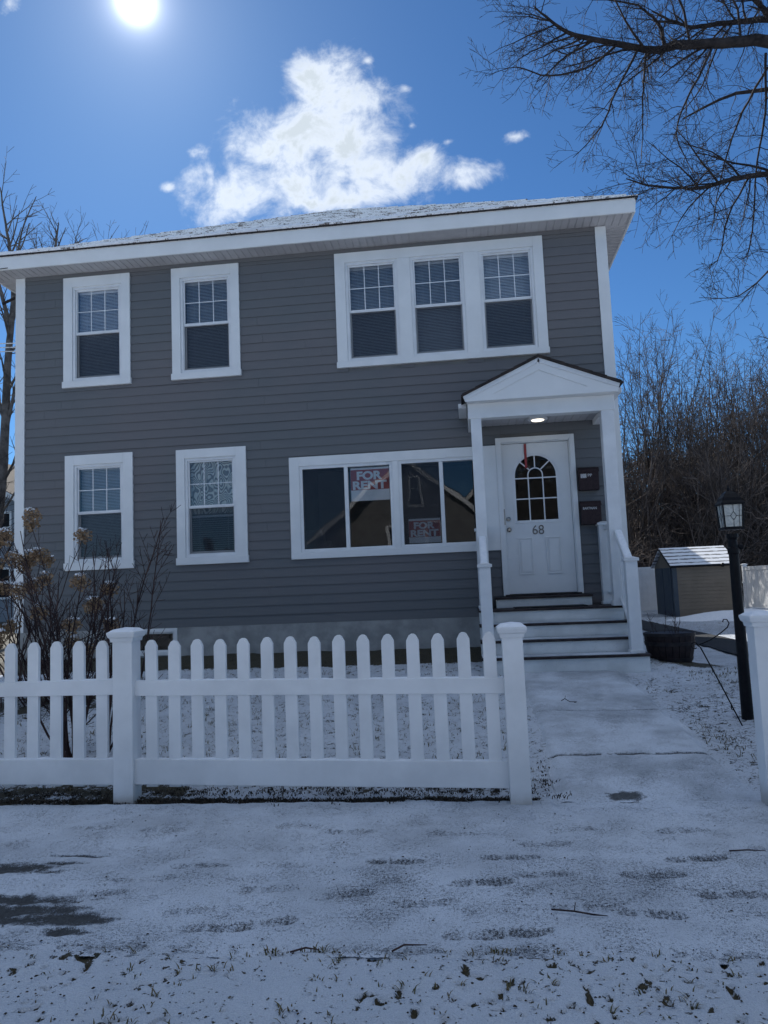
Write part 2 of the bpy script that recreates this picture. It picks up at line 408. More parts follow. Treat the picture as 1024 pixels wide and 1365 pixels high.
# ------------------------------------------------------------------ mesh helpers
class MB:
    def __init__(s_):
        s_.v = []; s_.f = []

    def box(s_, x0, x1, y0, y1, z0, z1):
        b = len(s_.v)
        s_.v += [(x0, y0, z0), (x1, y0, z0), (x1, y1, z0), (x0, y1, z0), (x0, y0, z1), (x1, y0, z1), (x1, y1, z1), (x0, y1, z1)]
        for q in ((0, 3, 2, 1), (4, 5, 6, 7), (0, 1, 5, 4), (1, 2, 6, 5), (2, 3, 7, 6), (3, 0, 4, 7)):
            s_.f.append(tuple(b + i for i in q))
        return s_

    def prism(s_, pts, vec):
        """closed polygon pts (3D) pushed along vec"""
        b = len(s_.v); n = len(pts)
        s_.v += [tuple(p) for p in pts]
        s_.v += [(p[0] + vec[0], p[1] + vec[1], p[2] + vec[2]) for p in pts]
        s_.f.append(tuple(b + i for i in range(n)))
        s_.f.append(tuple(b + n + i for i in reversed(range(n))))
        for i in range(n):
            j = (i + 1) % n
            s_.f.append((b + i, b + n + i, b + n + j, b + j))
        return s_

    def tube(s_, pts, rad, n=6, caps=True):
        pts = [Vector(p) for p in pts]
        if isinstance(rad, (int, float)): rad = [rad] * len(pts)
        b = len(s_.v); prev = None
        for i, p in enumerate(pts):
            d = (pts[min(i + 1, len(pts) - 1)] - pts[max(i - 1, 0)]).normalized()
            if prev is None:
                a = Vector((0, 0, 1)) if abs(d.z) < 0.9 else Vector((1, 0, 0))
                e1 = d.cross(a).normalized()
            else:
                e1 = (prev - d * prev.dot(d)).normalized()
            prev = e1
            e2 = d.cross(e1)
            for k in range(n):
                t = 2 * PI * k / n
                s_.v.append(tuple(p + (e1 * math.cos(t) + e2 * math.sin(t)) * rad[i]))
        for i in range(len(pts) - 1):
            for k in range(n):
                k2 = (k + 1) % n
                s_.f.append((b + i * n + k, b + i * n + k2, b + (i + 1) * n + k2, b + (i + 1) * n + k))
        if caps:
            s_.f.append(tuple(b + k for k in reversed(range(n))))
            e = b + (len(pts) - 1) * n
            s_.f.append(tuple(e + k for k in range(n)))
        return s_

    def lathe(s_, c0, prof, n=20, axis='z', sx=1, sy=1):
        b = len(s_.v)
        for (r_, h) in prof:
            for k in range(n):
                t = 2 * PI * k / n
                if axis == 'z': s_.v.append((c0[0] + r_ * sx * math.cos(t), c0[1] + r_ * sy * math.sin(t), c0[2] + h))
                else: s_.v.append((c0[0] + r_ * math.cos(t), c0[1] - h, c0[2] + r_ * math.sin(t)))
        for i in range(len(prof) - 1):
            for k in range(n):
                k2 = (k + 1) % n
                s_.f.append((b + i * n + k, b + i * n + k2, b + (i + 1) * n + k2, b + (i + 1) * n + k))
        s_.f.append(tuple(b + k for k in reversed(range(n))))
        e = b + (len(prof) - 1) * n
        s_.f.append(tuple(e + k for k in range(n)))
        return s_

    def ring(s_, x0, x1, z0, z1, w, y0, y1, wl=None, wt=None, wb=None):
        """rectangular frame facing -Y, mitre-free, outer x0..x1,z0..z1"""
        wl = w if wl is None else wl; wt = w if wt is None else wt; wb = w if wb is None else wb
        s_.box(x0, x0 + wl, y0, y1, z0, z1); s_.box(x1 - w, x1, y0, y1, z0, z1)
        s_.box(x0 + wl, x1 - w, y0, y1, z1 - wt, z1); s_.box(x0 + wl, x1 - w, y0, y1, z0, z0 + wb)
        return s_

    def quadpt(s_, a, b_, c_, d_):
        b = len(s_.v); s_.v += [a, b_, c_, d_]; s_.f.append((b, b + 1, b + 2, b + 3)); return s_


WORG = {}


def tag(o, label=None, cat=None, group=None, kind=None):
    if label: o['label'] = label
    if cat: o['category'] = cat
    if group: o['group'] = group
    if kind: o['kind'] = kind
    return o


def thing(name, loc, label, cat, group=None, rz=0):
    o = bpy.data.objects.new(name, None); COL.objects.link(o)
    o.empty_display_size = 0.1
    o.location = loc; o.rotation_euler[2] = rz
    WORG[o.name] = Vector(loc)
    return tag(o, label, cat, group)


def mesh_obj(name, verts, faces, mat, parent=None, bevel=0.0, smooth=False, loc=None, fix=True):
    org = Vector((0, 0, 0))
    if parent is not None:
        org = WORG[parent.name]
    elif loc is not None:
        org = Vector(loc)
    me = bpy.data.meshes.new(name)
    if org.length > 0:
        verts = [(p[0] - org[0], p[1] - org[1], p[2] - org[2]) for p in verts]
    me.from_pydata(verts, [], faces)
    if fix:
        bm = bmesh.new(); bm.from_mesh(me)
        bmesh.ops.recalc_face_normals(bm, faces=bm.faces)
        bm.to_mesh(me); bm.free()
    mats = mat if isinstance(mat, (list, tuple)) else [mat]
    for q in mats: me.materials.append(q)
    if smooth:
        for p in me.polygons: p.use_smooth = True
    o = bpy.data.objects.new(name, me); COL.objects.link(o)
    if parent is not None:
        o.parent = parent
        WORG[o.name] = org
    else:
        o.location = org
        WORG[o.name] = org
    if bevel:
        b = o.modifiers.new('bevel', 'BEVEL'); b.width = bevel; b.segments = 2; b.limit_method = 'ANGLE'; b.angle_limit = R(40)
    return o


def ob(name, mb, mat, parent=None, bevel=0.0, smooth=False, loc=None, label=None):
    o = mesh_obj(name, mb.v, mb.f, mat, parent, bevel, smooth, loc)
    if label: o['label'] = label
    return o


def text_mb(txt, x, y, z, size, depth=0.002, width=None, bold=0.0):
    """letters facing -Y, lower-left at (x,z), returned as a mesh builder"""
    cu = bpy.data.curves.new('lettering', 'FONT'); cu.body = txt; cu.size = size
    cu.extrude = depth; cu.offset = bold
    o = bpy.data.objects.new('lettering', cu); COL.objects.link(o)
    dg = bpy.context.evaluated_depsgraph_get()
    me = bpy.data.meshes.new_from_object(o.evaluated_get(dg))
    xs = [q.co.x for q in me.vertices]
    x_lo, x_hi = min(xs), max(xs)
    k = 1.0 if width is None else width / (x_hi - x_lo)
    mb = MB()
    mb.v = [(x + (q.co.x - x_lo) * k, y - q.co.z, z + q.co.y) for q in me.vertices]
    mb.f = [tuple(p.vertices) for p in me.polygons]
    bpy.data.objects.remove(o, do_unlink=True); bpy.data.curves.remove(cu); bpy.data.meshes.remove(me)
    return mb


# ------------------------------------------------------------------ terrain
def vnoise(x, y, seed=0):
    """cheap smooth value noise on arrays"""
    x = np.asarray(x, float); y = np.asarray(y, float)
    xi = np.floor(x).astype(np.int64); yi = np.floor(y).astype(np.int64)
    fx = x - xi; fy = y - yi
    fx = fx * fx * (3 - 2 * fx); fy = fy * fy * (3 - 2 * fy)

    def h(a, b):
        q = (a * 374761393 + b * 668265263 + seed * 1442695041) & 0xFFFFFFFF
        q = ((q ^ (q >> 13)) * 1274126177) & 0xFFFFFFFF
        return ((q ^ (q >> 16)) & 0xFFFF) / 65535.0
    return (h(xi, yi) * (1 - fx) + h(xi + 1, yi) * fx) * (1 - fy) + (h(xi, yi + 1) * (1 - fx) + h(xi + 1, yi + 1) * fx) * fy


def fbm(x, y, o=4, seed=0):
    r_ = 0; a = 0.5; f = 1.0
    for i in range(o):
        r_ = r_ + a * vnoise(x * f, y * f, seed + i * 17); a *= 0.5; f *= 2.03
    return r_ / (1 - 0.5 ** o)


GY = [-60, 4.5, 4.9, 8.6, 9.5, 10.2, 20, 60]
GZ = [0, 0, 0.025, 0.26, 0.36, 0.46, 0.46, 0.46]
RY = [-60, 4.5, 4.9, 8.6, 11, 30, 45, 62, 120]
RZ = [0, 0, 0.025, 0.25, 0.14, 0.10, 0.6, 3.6, 8.0]


def gz(x, y):
    x = np.asarray(x, float); y = np.asarray(y, float)
    a = np.interp(y, GY, GZ); b = np.interp(y, RY, RZ)
    t = np.clip((x - 1.9) / 1.0, 0, 1); t = t * t * (3 - 2 * t)
    tl = np.clip((-x - 6.6) / 2.0, 0, 1)
    a = a * (1 - t) + b * t
    return a * (1 - tl) + b * tl


def gzf(x, y): return float(gz(x, y))


def grid(name, xs, ys, zf, mat, attr=None, kind='structure', smooth=True):
    X, Y = np.meshgrid(xs, ys)
    Z, A = zf(X, Y)
    nx, ny = len(xs), len(ys)
    co = np.stack([X, Y, Z], -1).reshape(-1, 3)
    me = bpy.data.meshes.new(name)
    i = np.arange(nx - 1)[None, :] + np.arange(ny - 1)[:, None] * nx
    q = np.stack([i, i + 1, i + 1 + nx, i + nx], -1).reshape(-1, 4)
    me.vertices.add(len(co)); me.vertices.foreach_set('co', co.ravel())
    me.loops.add(q.size); me.loops.foreach_set('vertex_index', q.ravel().astype(np.int32))
    me.polygons.add(len(q)); me.polygons.foreach_set('loop_start', (np.arange(len(q)) * 4).astype(np.int32))
    try: me.polygons.foreach_set('loop_total', np.full(len(q), 4, np.int32))
    except Exception: pass
    me.update(calc_edges=True)
    if smooth: me.polygons.foreach_set('use_smooth', np.ones(len(q), bool))
    if A is not None:
        at = me.attributes.new('bare', 'FLOAT', 'POINT'); at.data.foreach_set('value', A.reshape(-1).astype(np.float32))
    me.materials.append(mat)
    o = bpy.data.objects.new(name, me); COL.objects.link(o)
    if kind: o['kind'] = kind
    return o


def seg(a, b, st): return list(np.arange(a, b, st))


# far ground: one sheet to the horizon
def zfar(X, Y):
    Z = gz(X, Y) - 0.09
    Z = Z + np.clip((Y - 40) / 60, 0, 1) * fbm(X / 18, Y / 18, 3, 5) * 3 + np.clip(Y - 40, 0, 400) * 0.015
    return Z, None


xs = np.array(seg(-400, -30, 18) + seg(-30, 30, 1.0) + seg(30, 420, 18))
ys = np.array(seg(-400, -12, 18) + seg(-12, 60, 1.0) + seg(60, 900, 20))
grid('ground', xs, ys, zfar, MT['snow_field'])

# prints left in the snow: (x, y, angle, depth, length)
PR = []
for (px_, py_, a_, d_, l_) in [(-1.05, 2.98, 0.1, .8, .29), (-0.86, 3.02, 0.25, .9, .27), (-1.35, 3.62, 0.05, .6, .30), (-0.95, 3.63, -0.1, .5, .3),
                              (-0.42, 3.68, 0.0, 1.0, .3), (-0.95, 3.35, 0.1, .6, .3), (-0.6, 3.28, 0.2, .5, .3), (0.12, 3.72, 0.0, .8, .3),
                              (0.27, 3.52, 0.05, .7, .3), (-0.02, 3.42, 0.1, .8, .3), (0.95, 3.70, 0.05, .9, .3), (0.72, 3.50, 0.0, .6, .3),
                              (1.22, 3.25, -0.1, .9, .3), (0.98, 3.30, 0.15, .8, .3), (0.62, 3.12, -0.2, .8, .28), (0.10, 2.96, 0.15, 1.0, .30),
                              (-0.05, 2.93, 0.1, .8, .26), (1.28, 3.02, -0.3, .9, .28), (1.12, 2.93, -0.2, .8, .28), (-0.25, 3.22, 0.1, .6, .3),
                              (0.40, 3.18, 0.0, .6, .3), (-1.7, 3.30, 0.1, .5, .3), (-1.55, 3.45, 0.1, .5, .3), (-0.7, 4.12, 0.05, .5, .28),
                              (-1.0, 4.2, 0.0, .5, .28), (-1.75, 4.15, 0.0, .4, .3), (0.45, 4.1, 0.2, .5, .28), (-0.15, 4.05, 0, .4, .28),
                              (1.0, 4.1, 0.1, .5, .3), (1.35, 3.85, 0.1, .7, .3), (1.7, 3.55, 0, .8, .3), (-2.2, 4.2, 0, .5, .3), (0.3, 3.9, .1, .5, .28),
                              (-1.2, 3.12, 0.3, .5, .28), (1.75, 3.2, 0.1, .8, .3)]:
    PR.append((px_, py_, a_, d_, l_))


def prints(X, Y):
    H = np.zeros_like(X); Mk = np.zeros_like(X)
    for (px_, py_, a_, d_, l_) in PR:
        sel = (np.abs(X - px_) < 0.3) & (np.abs(Y - py_) < 0.3)
        if not sel.any(): continue
        dx = X[sel] - px_; dy = Y[sel] - py_
        u_ = dx * math.cos(a_) + dy * math.sin(a_); v_ = -dx * math.sin(a_) + dy * math.cos(a_)
        w_ = 0.047 * (1 - 0.28 * np.exp(-((u_ + 0.02) / 0.05) ** 2)) * (1 - 0.15 * (u_ / (l_ / 2)))
        e = np.clip((1 - (np.abs(u_) / (l_ / 2)) ** 4 - (v_ / w_) ** 2) * 2.5, 0, 1)
        gap = np.clip(np.abs(u_ + 0.035) / 0.014 - 0.2, 0, 1)
        e = e * gap * (0.55 + 0.6 * vnoise(X[sel] * 22, Y[sel] * 22, 3))
        tr = 0.5 + 0.5 * np.sin(u_ * 2 * PI / 0.024 + v_ * 25 * np.sign(px_ + 0.1))
        H[sel] -= e * d_ * (0.006 + 0.006 * tr)
        Mk[sel] = np.maximum(Mk[sel], e * d_ * (0.09 + 0.16 * tr))
    return H, Mk


def ell(X, Y, cx, cy_, rx, ry, soft=0.5, seed=1, amp=0.9, fx=15, fy=26):
    d = np.sqrt(((X - cx) / rx) ** 2 + ((Y - cy_) / ry) ** 2)
    d = d + (fbm(X * fx, Y * fy, 4, seed) - 0.5) * amp
    return np.clip((1.05 - d) / soft, 0, 1)


def zwalk(X, Y):
    Z = 0.012 + (fbm(X * 4, Y * 4, 4, 2) - 0.5) * 0.022
    H, Mk = prints(X, Y)
    Z = Z + H + (fbm(X * 30, Y * 30, 3, 8) - 0.5) * 0.006
    B = Mk.copy()
    for e in [(-2.30, 3.58, 0.34, 0.075, 11), (-2.02, 3.76, 0.17, 0.022, 12), (-2.05, 3.66, 0.10, 0.03, 13), (-2.05, 3.22, 0.36, 0.06, 14), (-1.95, 3.12, 0.36, 0.06, 15),
              (-2.1, 3.02, 0.42, 0.09, 16), (-1.70, 3.05, 0.20, 0.07, 17), (-1.66, 2.93, 0.11, 0.04, 18), (-2.5, 3.12, 0.4, 0.13, 19),
              (0.84, 4.61, 0.07, 0.02, 20)]:
        k = ell(X, Y, e[0], e[1], e[2], e[3], 0.9, e[4], 1.1 if e[4] != 20 else 1.0)
        B = np.maximum(B, k * (0.35 + 0.4 * vnoise(X * 60, Y * 90, 77))); Z = Z - k * 0.010
    # thinner, scuffed zones
    B = B + 0.10 * ell(X, Y, -0.45, 3.35, 0.22, 0.40, 0.9, 31, 0.7, 5, 5) + 0.07 * ell(X, Y, 0.6, 3.4, 1.0, 0.35, 0.9, 33, 0.8, 4, 6)
    # crumbly edge towards the verge
    B = B + 0.10 * np.exp(-((Y - 2.80) / 0.05) ** 2) * (fbm(X * 9, Y * 9, 3, 4) > 0.5)
    # drift lip at the far edge
    Z = Z + 0.008 * np.clip((Y - 4.42) / 0.1, 0, 1) * (X < 0.4)
    return Z, B


xs = np.array(seg(-9, -2.7, 0.15) + seg(-2.7, 2.1, 0.010) + seg(2.1, 9, 0.15))
ys = np.array(seg(2.74, 4.625, 0.010))
grid('sidewalk', xs, ys, zwalk, MT['snow_walk'])


def zverge(X, Y):
    n_ = fbm(X * 6, Y * 6, 4, 21)
    Z = 0.018 + (n_ - 0.5) * 0.05
    pit = np.clip((vnoise(X * 34, Y * 34, 9) - 0.74) / 0.12, 0, 1) * (fbm(X * 3, Y * 3, 3, 12) > 0.36)
    e = np.clip((2.80 - Y) / 0.05, 0, 1)
    Z = Z * e + 0.006 * (1 - e) - pit * 0.018 * e
    return Z, pit * 0.30 + 0.10 * np.exp(-((Y - 2.74) / 0.04) ** 2) * (fbm(X * 7, Y * 7, 3, 44) > 0.52)


xs = np.array(seg(-9, -2.0, 0.15) + seg(-2.0, 1.5, 0.010) + seg(1.5, 9, 0.15))
ys = np.array(seg(0.2, 2.1, 0.12) + seg(2.1, 2.78, 0.010))
grid('verge', xs, ys, zverge, MT['snow_verge'])
ys = np.array([-9, -7, -5, -3, -1, 0.25])
grid('road', np.array(seg(-60, 60, 3)), ys, lambda X, Y: (0 * X - 0.03, None), MT['snow_field'])


def zlawn(X, Y):
    Z = gz(X, Y) + (fbm(X * 2.2, Y * 2.2, 3, 51) - 0.5) * 0.04 + (fbm(X * 12, Y * 12, 3, 52) - 0.5) * 0.022
    B = 0 * X
    left = np.clip((0.36 - X) / 0.06, 0, 1)
    # bare soil line at the foot of the fence and a broken one behind it
    wob = (fbm(X * 3, 0 * X, 4, 61) - 0.5) * 0.07
    l1 = np.exp(-((Y - (4.675 - 0.05 * X * 0.3) - wob) / 0.036) ** 4)
    l1 = l1 * (0.25 + 1.1 * np.clip((fbm(X * 7, Y * 26, 4, 62) - 0.36) * 8, 0, 1))
    l2 = np.exp(-((Y - 4.86 - wob * 1.4) / 0.06) ** 2) * (fbm(X * 4, Y * 10, 4, 64) - 0.30) * 1.3
    B = B + left * (np.clip(l1, 0, 1) * 0.45 + np.clip(l2, 0, 1) * 0.35)
    l3 = (X < -1.9) * np.clip(1.2 - np.abs(Y - 4.85) / 0.25, 0, 1) * (fbm(X * 6, Y * 14, 4, 66) - 0.22) * 0.8
    B = B + np.clip(l3, 0, 1)
    Z = Z - 0.012 * left * np.clip(l1, 0, 1)
    pt = np.clip((vnoise(X * 30, Y * 30, 19) - 0.74) / 0.1, 0, 1) * (Y < 9.6)
    B = B + 0.12 * pt; Z = Z - 0.008 * pt
    # right side: patchy grass by the lamp post
    rr = np.clip((X - 1.6) / 0.15, 0, 1) * np.clip((8.3 - Y) / 0.5, 0, 1)
    B = B + rr * (0.03 + 0.16 * (fbm(X * 2, Y * 2, 3, 70) - 0.35))
    # mulch bed against the wall
    wb = np.clip((Y - 9.35 - (fbm(X * 2, 0 * X, 3, 72) - 0.5) * 0.2) / 0.12, 0, 1) * (X < 0.1)
    B = B + wb * 0.6
    # shrub bed
    B = B + 0.5 * ell(X, Y, -4.6, 7.8, 1.2, 0.9, 0.6, 75, 0.8, 3, 3) * (0.3 + 0.7 * (fbm(X * 5, Y * 5, 3, 77) > 0.5))
    # round the planter
    B = B + 0.4 * ell(X, Y, 2.45, 9.2, 0.5, 0.35, 0.6, 78, 0.8, 6, 6)
    B = B + np.clip((Y - 13) / 3, 0, 1) * 0.06
    return Z, B


xs = np.array(seg(-40, -14, 1.0) + seg(-14, -5.2, 0.2) + seg(-5.2, 3.56, 0.028) + seg(3.56, 4.5, .06) + seg(4.5, 12, 0.2) + seg(12, 40, 1.0))
ys = np.array(seg(4.60, 9.6, 0.028) + seg(9.6, 14, 0.12) + seg(14, 44, 0.5))
grid('lawn', xs, ys, zlawn, MT['snow_lawn'])


def zpath(X, Y):
    t = (Y - 4.64) / (8.62 - 4.64)
    kk = np.clip((Y - 4.60) / 0.35, 0, 1)
    Z = gz(X, Y) + 0.004 + 0.026 * kk + (fbm(X * 3, Y * 3, 3, 81) - 0.5) * 0.02 * kk
    Z = Z - 0.03 * kk * (np.clip((np.abs(X - 1.02) - 0.50) / 0.05, 0, 1))
    B = 0.05 + 0 * X + 0.06 * (fbm(X * 2, Y * 2, 3, 85) - 0.4)
    for (jy, k) in ((5.46, 1), (6.75, .2)):
        yy = jy + (fbm(X * 11, 0 * X, 4, 83) - 0.5) * 0.05
        j = np.exp(-((Y - yy) / 0.016) ** 2) * np.clip((fbm(X * 11, Y * 3, 4, 84) - 0.24) * 7, 0, 1) * k
        Z = Z - 0.02 * j; B = B + j * 0.5
    B = B + 0.46 * ell(X, Y, 0.84, 4.68, 0.12, 0.07, 0.5, 20, 1.0, 22, 30) * (0.6 + 0.8 * vnoise(X * 70, Y * 70, 23))
    return Z, B


xs = np.array(seg(0.44, 1.62, 0.018)); ys = np.array(seg(4.60, 8.62, 0.013))
grid('walkway', xs, ys, zpath, MT['snow_path'])
xs = np.array(seg(3.6, 4.42, 0.05)); ys = np.array(seg(8.2, 21.5, 0.12))
grid('driveway', xs, ys, lambda X, Y: (zlawn(X, Y)[0] * .5 + gz(X, Y) * .5 + 0.022 + 0 * X, None), MT['drive'])

# low bank of heaped snow by the shed
def zbank(X, Y):
    d = ((X - 6.7) / 1.6) ** 2 + ((Y - 20.3) / 1.0) ** 2
    return gz(X, Y) + 0.02 + 0.20 * np.clip(1 - d, -0.4, 1) + (fbm(X * 2, Y * 2, 3, 90) - 0.5) * 0.08, None


grid('snow_bank', np.array(seg(4.9, 8.8, 0.08)), np.array(seg(18.9, 21.8, 0.08)), zbank, MT['snow'])

# ------------------------------------------------------------------ the house
HX0, HX1, HY, HYB = -6.44, 2.036, 10.2, 18.9
ZS0, ZS1 = 0.845, 6.08
house = thing('house', (-2.2, 10.2, 0.46), 'grey two-storey clapboard house with white trim and a gabled porch at its door', 'house')

# openings (x0,x1,z0,z1) in the front wall, just behind the casings
OPEN = [(-5.565, -4.825, 1.80, 3.20), (-3.92, -3.18, 1.80, 3.20), (-5.585, -4.835, 4.43, 5.84), (-3.95, -3.20, 4.43, 5.84),
        (-1.538, -0.80, 4.40, 5.85), (-0.62, 0.122, 4.40, 5.85), (0.335, 1.075, 4.40, 5.85),
        (-2.28, -0.985, 1.80, 2.99), (-0.945, 0.25, 1.80, 2.99), (0.49, 1.395, 1.115, 3.15), (-4.90, -4.12, 0.50, 0.79)]


def cells(xa, xb, za, zb, opens):
    """x-intervals of row za..zb not touched by an opening"""
    cuts = sorted((o[0], o[1]) for o in opens if o[2] < zb - 1e-4 and o[3] > za + 1e-4)
    r_ = []; x = xa
    for a, b in cuts:
        if a > x: r_.append((x, a))
        x = max(x, b)
    if x < xb: r_.append((x, xb))
    return r_


# wall core with real openings
mb = MB()
zc = sorted(set([0.46, ZS1] + [o[2] for o in OPEN] + [o[3] for o in OPEN]))
for za, zb in zip(zc[:-1], zc[1:]):
    for xa, xb in cells(HX0, HX1, za, zb, OPEN):
        mb.box(xa, xb, HY, HY + 0.14, za, zb)
mb.box(HX0, HX0 + 0.14, HY + 0.14, HYB, 0.3, ZS1); mb.box(HX1 - 0.14, HX1, HY + 0.14, HYB, 0.1, ZS1)
mb.box(HX0 + 0.14, HX1 - 0.14, HYB - 0.14, HYB, 0.3, ZS1)
ob('wall', mb, MT['inwall'], house)
mb = MB()                            # ceilings, floors and one cross wall inside
mb.box(HX0 + .14, HX1 - .14, HY + .14, HYB - .14, 0.84, 0.96); mb.box(HX0 + .14, HX1 - .14, HY + .14, HYB - .14, 3.42, 3.62)
mb.box(HX0 + .14, HX1 - .14, HY + .14, HYB - .14, 5.98, 6.06)
ob('floor_slab', mb, MT['inwall'], house)
mb = MB()
mb.box(HX0 + .14, HX1 - .14, 13.6, 13.7, 0.96, 3.42); mb.box(HX0 + .14, HX1 - .14, 13.6, 13.7, 3.62, 5.98)
mb.box(-2.8, -2.7, HY + .14, 13.6, .96, 3.42); mb.box(-2.8, -2.7, HY + .14, 13.6, 3.62, 5.98)
mb.box(0.32, 0.40, HY + .14, 13.6, .96, 3.42)
ob('partition', mb, MT['inwall'], house)

# clapboards: every row a wedge, rows cut at the openings
EXP = 0.1275


def claps(mb, xa, xb, z0, z1, opens, y, sgn=1, thick=0.019, exp=EXP):
    z = z0; row = 0
    joints = [[random.uniform(xa, xb) for _ in range(2)] for _ in range(7)]
    while z < z1 - 0.01:
        zt = min(z + exp, z1); row += 1
        for a, b in cells(xa, xb, z, zt, opens):
            j = random.uniform(-0.0008, 0.0008)
            cutx = [a] + [q for q in joints[row % 7] if a + .15 < q < b - .15] + [b]
            for a2, b2 in zip(cutx[:-1], cutx[1:]):
                j = random.uniform(-0.0012, 0.0012); g2 = .0012
                mb.prism([(a2 + g2, y, z), (a2 + g2, y - (thick + j) * sgn, z), (a2 + g2, y - 0.006 * sgn, zt + 0.004), (a2 + g2, y, zt + 0.004)], (b2 - a2 - 2 * g2, 0, 0))
        z += exp


mb = MB()
claps(mb, HX0 + 0.10, HX1 - 0.10, ZS0, ZS1 - 0.02, [(-4.0 - 1, -4, 0, 0.0)] + OPEN[:10], HY - 0.001)
ob('siding', mb, MT['siding'], house)
for nm, xx, sg in (('siding', HX0, -1), ('siding', HX1, 1)):
    mb = MB(); z = ZS0
    while z < ZS1 - 0.03:
        zt = z + EXP
        mb.prism([(xx, HY + .05, z), (xx + sg * .017, HY + .05, z), (xx + sg * .006, HY + .05, zt + .004), (xx, HY + .05, zt + .004)], (0, HYB - HY - .1, 0))
        z += EXP
    ob(nm, mb, MT['siding'], house)
mb = MB()
for za, zb in ((0.05, 0.50), (0.50, 0.79), (0.79, ZS0)):
    for xa, xb in cells(HX0 + 0.03, HX1 - 0.03, za, zb, [OPEN[-1]]):
        mb.box(xa, xb, HY + 0.012 - 0.03, HY - 0.004, za, zb)
mb.box(HX0 + 0.01, HX0 - 0.002, HY, HYB, 0.0, ZS0); mb.box(HX1, HX1 + 0.012, HY, HYB, 0.0, ZS0)
ob('foundation', mb, MT['concrete'], house)
# corner boards
for (xa, xb) in ((HX0, HX0 + 0.115), (HX1 - 0.115, HX1)):
    mb = MB(); mb.box(xa - (0.03 if xa < 0 else 0), xb + (0.03 if xa > 0 else 0), HY - 0.032, HY - 0.002, ZS0, ZS1 - 0.03)
    if xa < 0: mb.box(xa - 0.03, xa - 0.003, HY, HY + 0.11, ZS0, ZS1 - 0.03)
    else: mb.box(xb + 0.003, xb + 0.03, HY, HY + 0.11, ZS0, ZS1 - 0.03)
    ob('corner_board', mb, MT['trim'], house, 0.003)
# eaves
OV = 0.36
ex0, ex1, ey0, ey1 = HX0 - OV, HX1 + OV, HY - OV, HYB + OV
ZE = 6.055
mb = MB()                            # grooved soffit panels
x = ex0 + 0.03
while x < ex1 - 0.03:
    xn = min(x + 0.098, ex1 - 0.03)
    mb.box(x, xn - 0.012, ey0 + 0.03, HY - 0.001, ZE, ZE + 0.012); x = xn
for (xa, xb) in ((ex0 + .03, HX0 - .001), (HX1 + .001, ex1 - .03)):
    y = HY
    while y < ey1 - .05:
        mb.box(xa, xb, y, y + 0.086, ZE, ZE + 0.012); y += 0.098
mb.box(ex0 + .03, ex1 - .03, ey0 + .03, ey1 - .03, ZE + 0.006, ZE + 0.02)
ob('soffit', mb, MT['soffit'], house)
mb = MB()                            # frieze strip under the soffit
mb.box(HX0 + .12, HX1 - .12, HY - 0.03, HY - 0.002, ZS1 - 0.085, ZS1 - 0.027)
ob('frieze', mb, MT['siding'], house)
mb = MB()
zt, zb_ = 6.235, 6.05
mb.prism([(ex0 + .0, ey0 + .03, zb_), (ex0, ey0 + .03, zt), (ex0, ey0 - .022, zt), (ex0, ey0 + 0.0, zb_)], (ex1 - ex0, 0, 0))
mb.prism([(ex1 - .03, ey0 + .03, zb_), (ex1, ey0 + .03, zb_), (ex1 + .022, ey0 + .03, zt), (ex1 - .03, ey0 + .03, zt)], (0, ey1 - ey0, 0))
mb.prism([(ex0 + .03, ey0 + .03, zb_), (ex0, ey0 + .03, zb_), (ex0 - .022, ey0 + .03, zt), (ex0 + .03, ey0 + .03, zt)], (0, ey1 - ey0, 0))
ob('fascia', mb, MT['trim'], house, 0.003)

# hipped roof: four slopes; the front one laid in lifted courses
AP = Vector((-2.25, 14.38, 8.84))
co = [Vector((ex0 - .03, ey0 - .045, 6.245)), Vector((ex1 + .03, ey0 - .045, 6.245)), Vector((ex1 + .03, ey1 + .03, 6.245)), Vector((ex0 - .03, ey1 + .03, 6.245))]
rng = random.Random(3)
rv, rf = [], []


def slope_mesh(A, B, P, courses, cols):
    nrm = (B - A).cross(P - A).normalized()
    if nrm.z < 0: nrm = -nrm
    for i in range(courses):
        t0, t1 = i / courses, (i + 1) / courses
        a0, b0 = A.lerp(P, t0), B.lerp(P, t0); a1, b1 = A.lerp(P, t1), B.lerp(P, t1)
        n = max(3, int(cols * (1 - t0)))
        sn = 0.0
        for k in range(n):
            sn = 0.7 * sn + rng.uniform(-0.004, 0.006)
            lift = 0.014 + rng.uniform(0, 0.009) + max(0, sn)
            p = [a0.lerp(b0, k / n) + nrm * lift, a0.lerp(b0, (k + 0.985) / n) + nrm * lift,
                 a1.lerp(b1, (k + 0.985) / n) + nrm * (lift * .3), a1.lerp(b1, k / n) + nrm * (lift * .3),
                 a0.lerp(b0, k / n) - nrm * .01, a0.lerp(b0, (k + 0.985) / n) - nrm * .01]
            b = len(rv); rv.extend(tuple(q) for q in p)
            rf.append((b, b + 1, b + 2, b + 3)); rf.append((b + 4, b + 5, b + 1, b)); rf.append((b + 4, b, b + 3)); rf.append((b + 5, b + 2, b + 1))


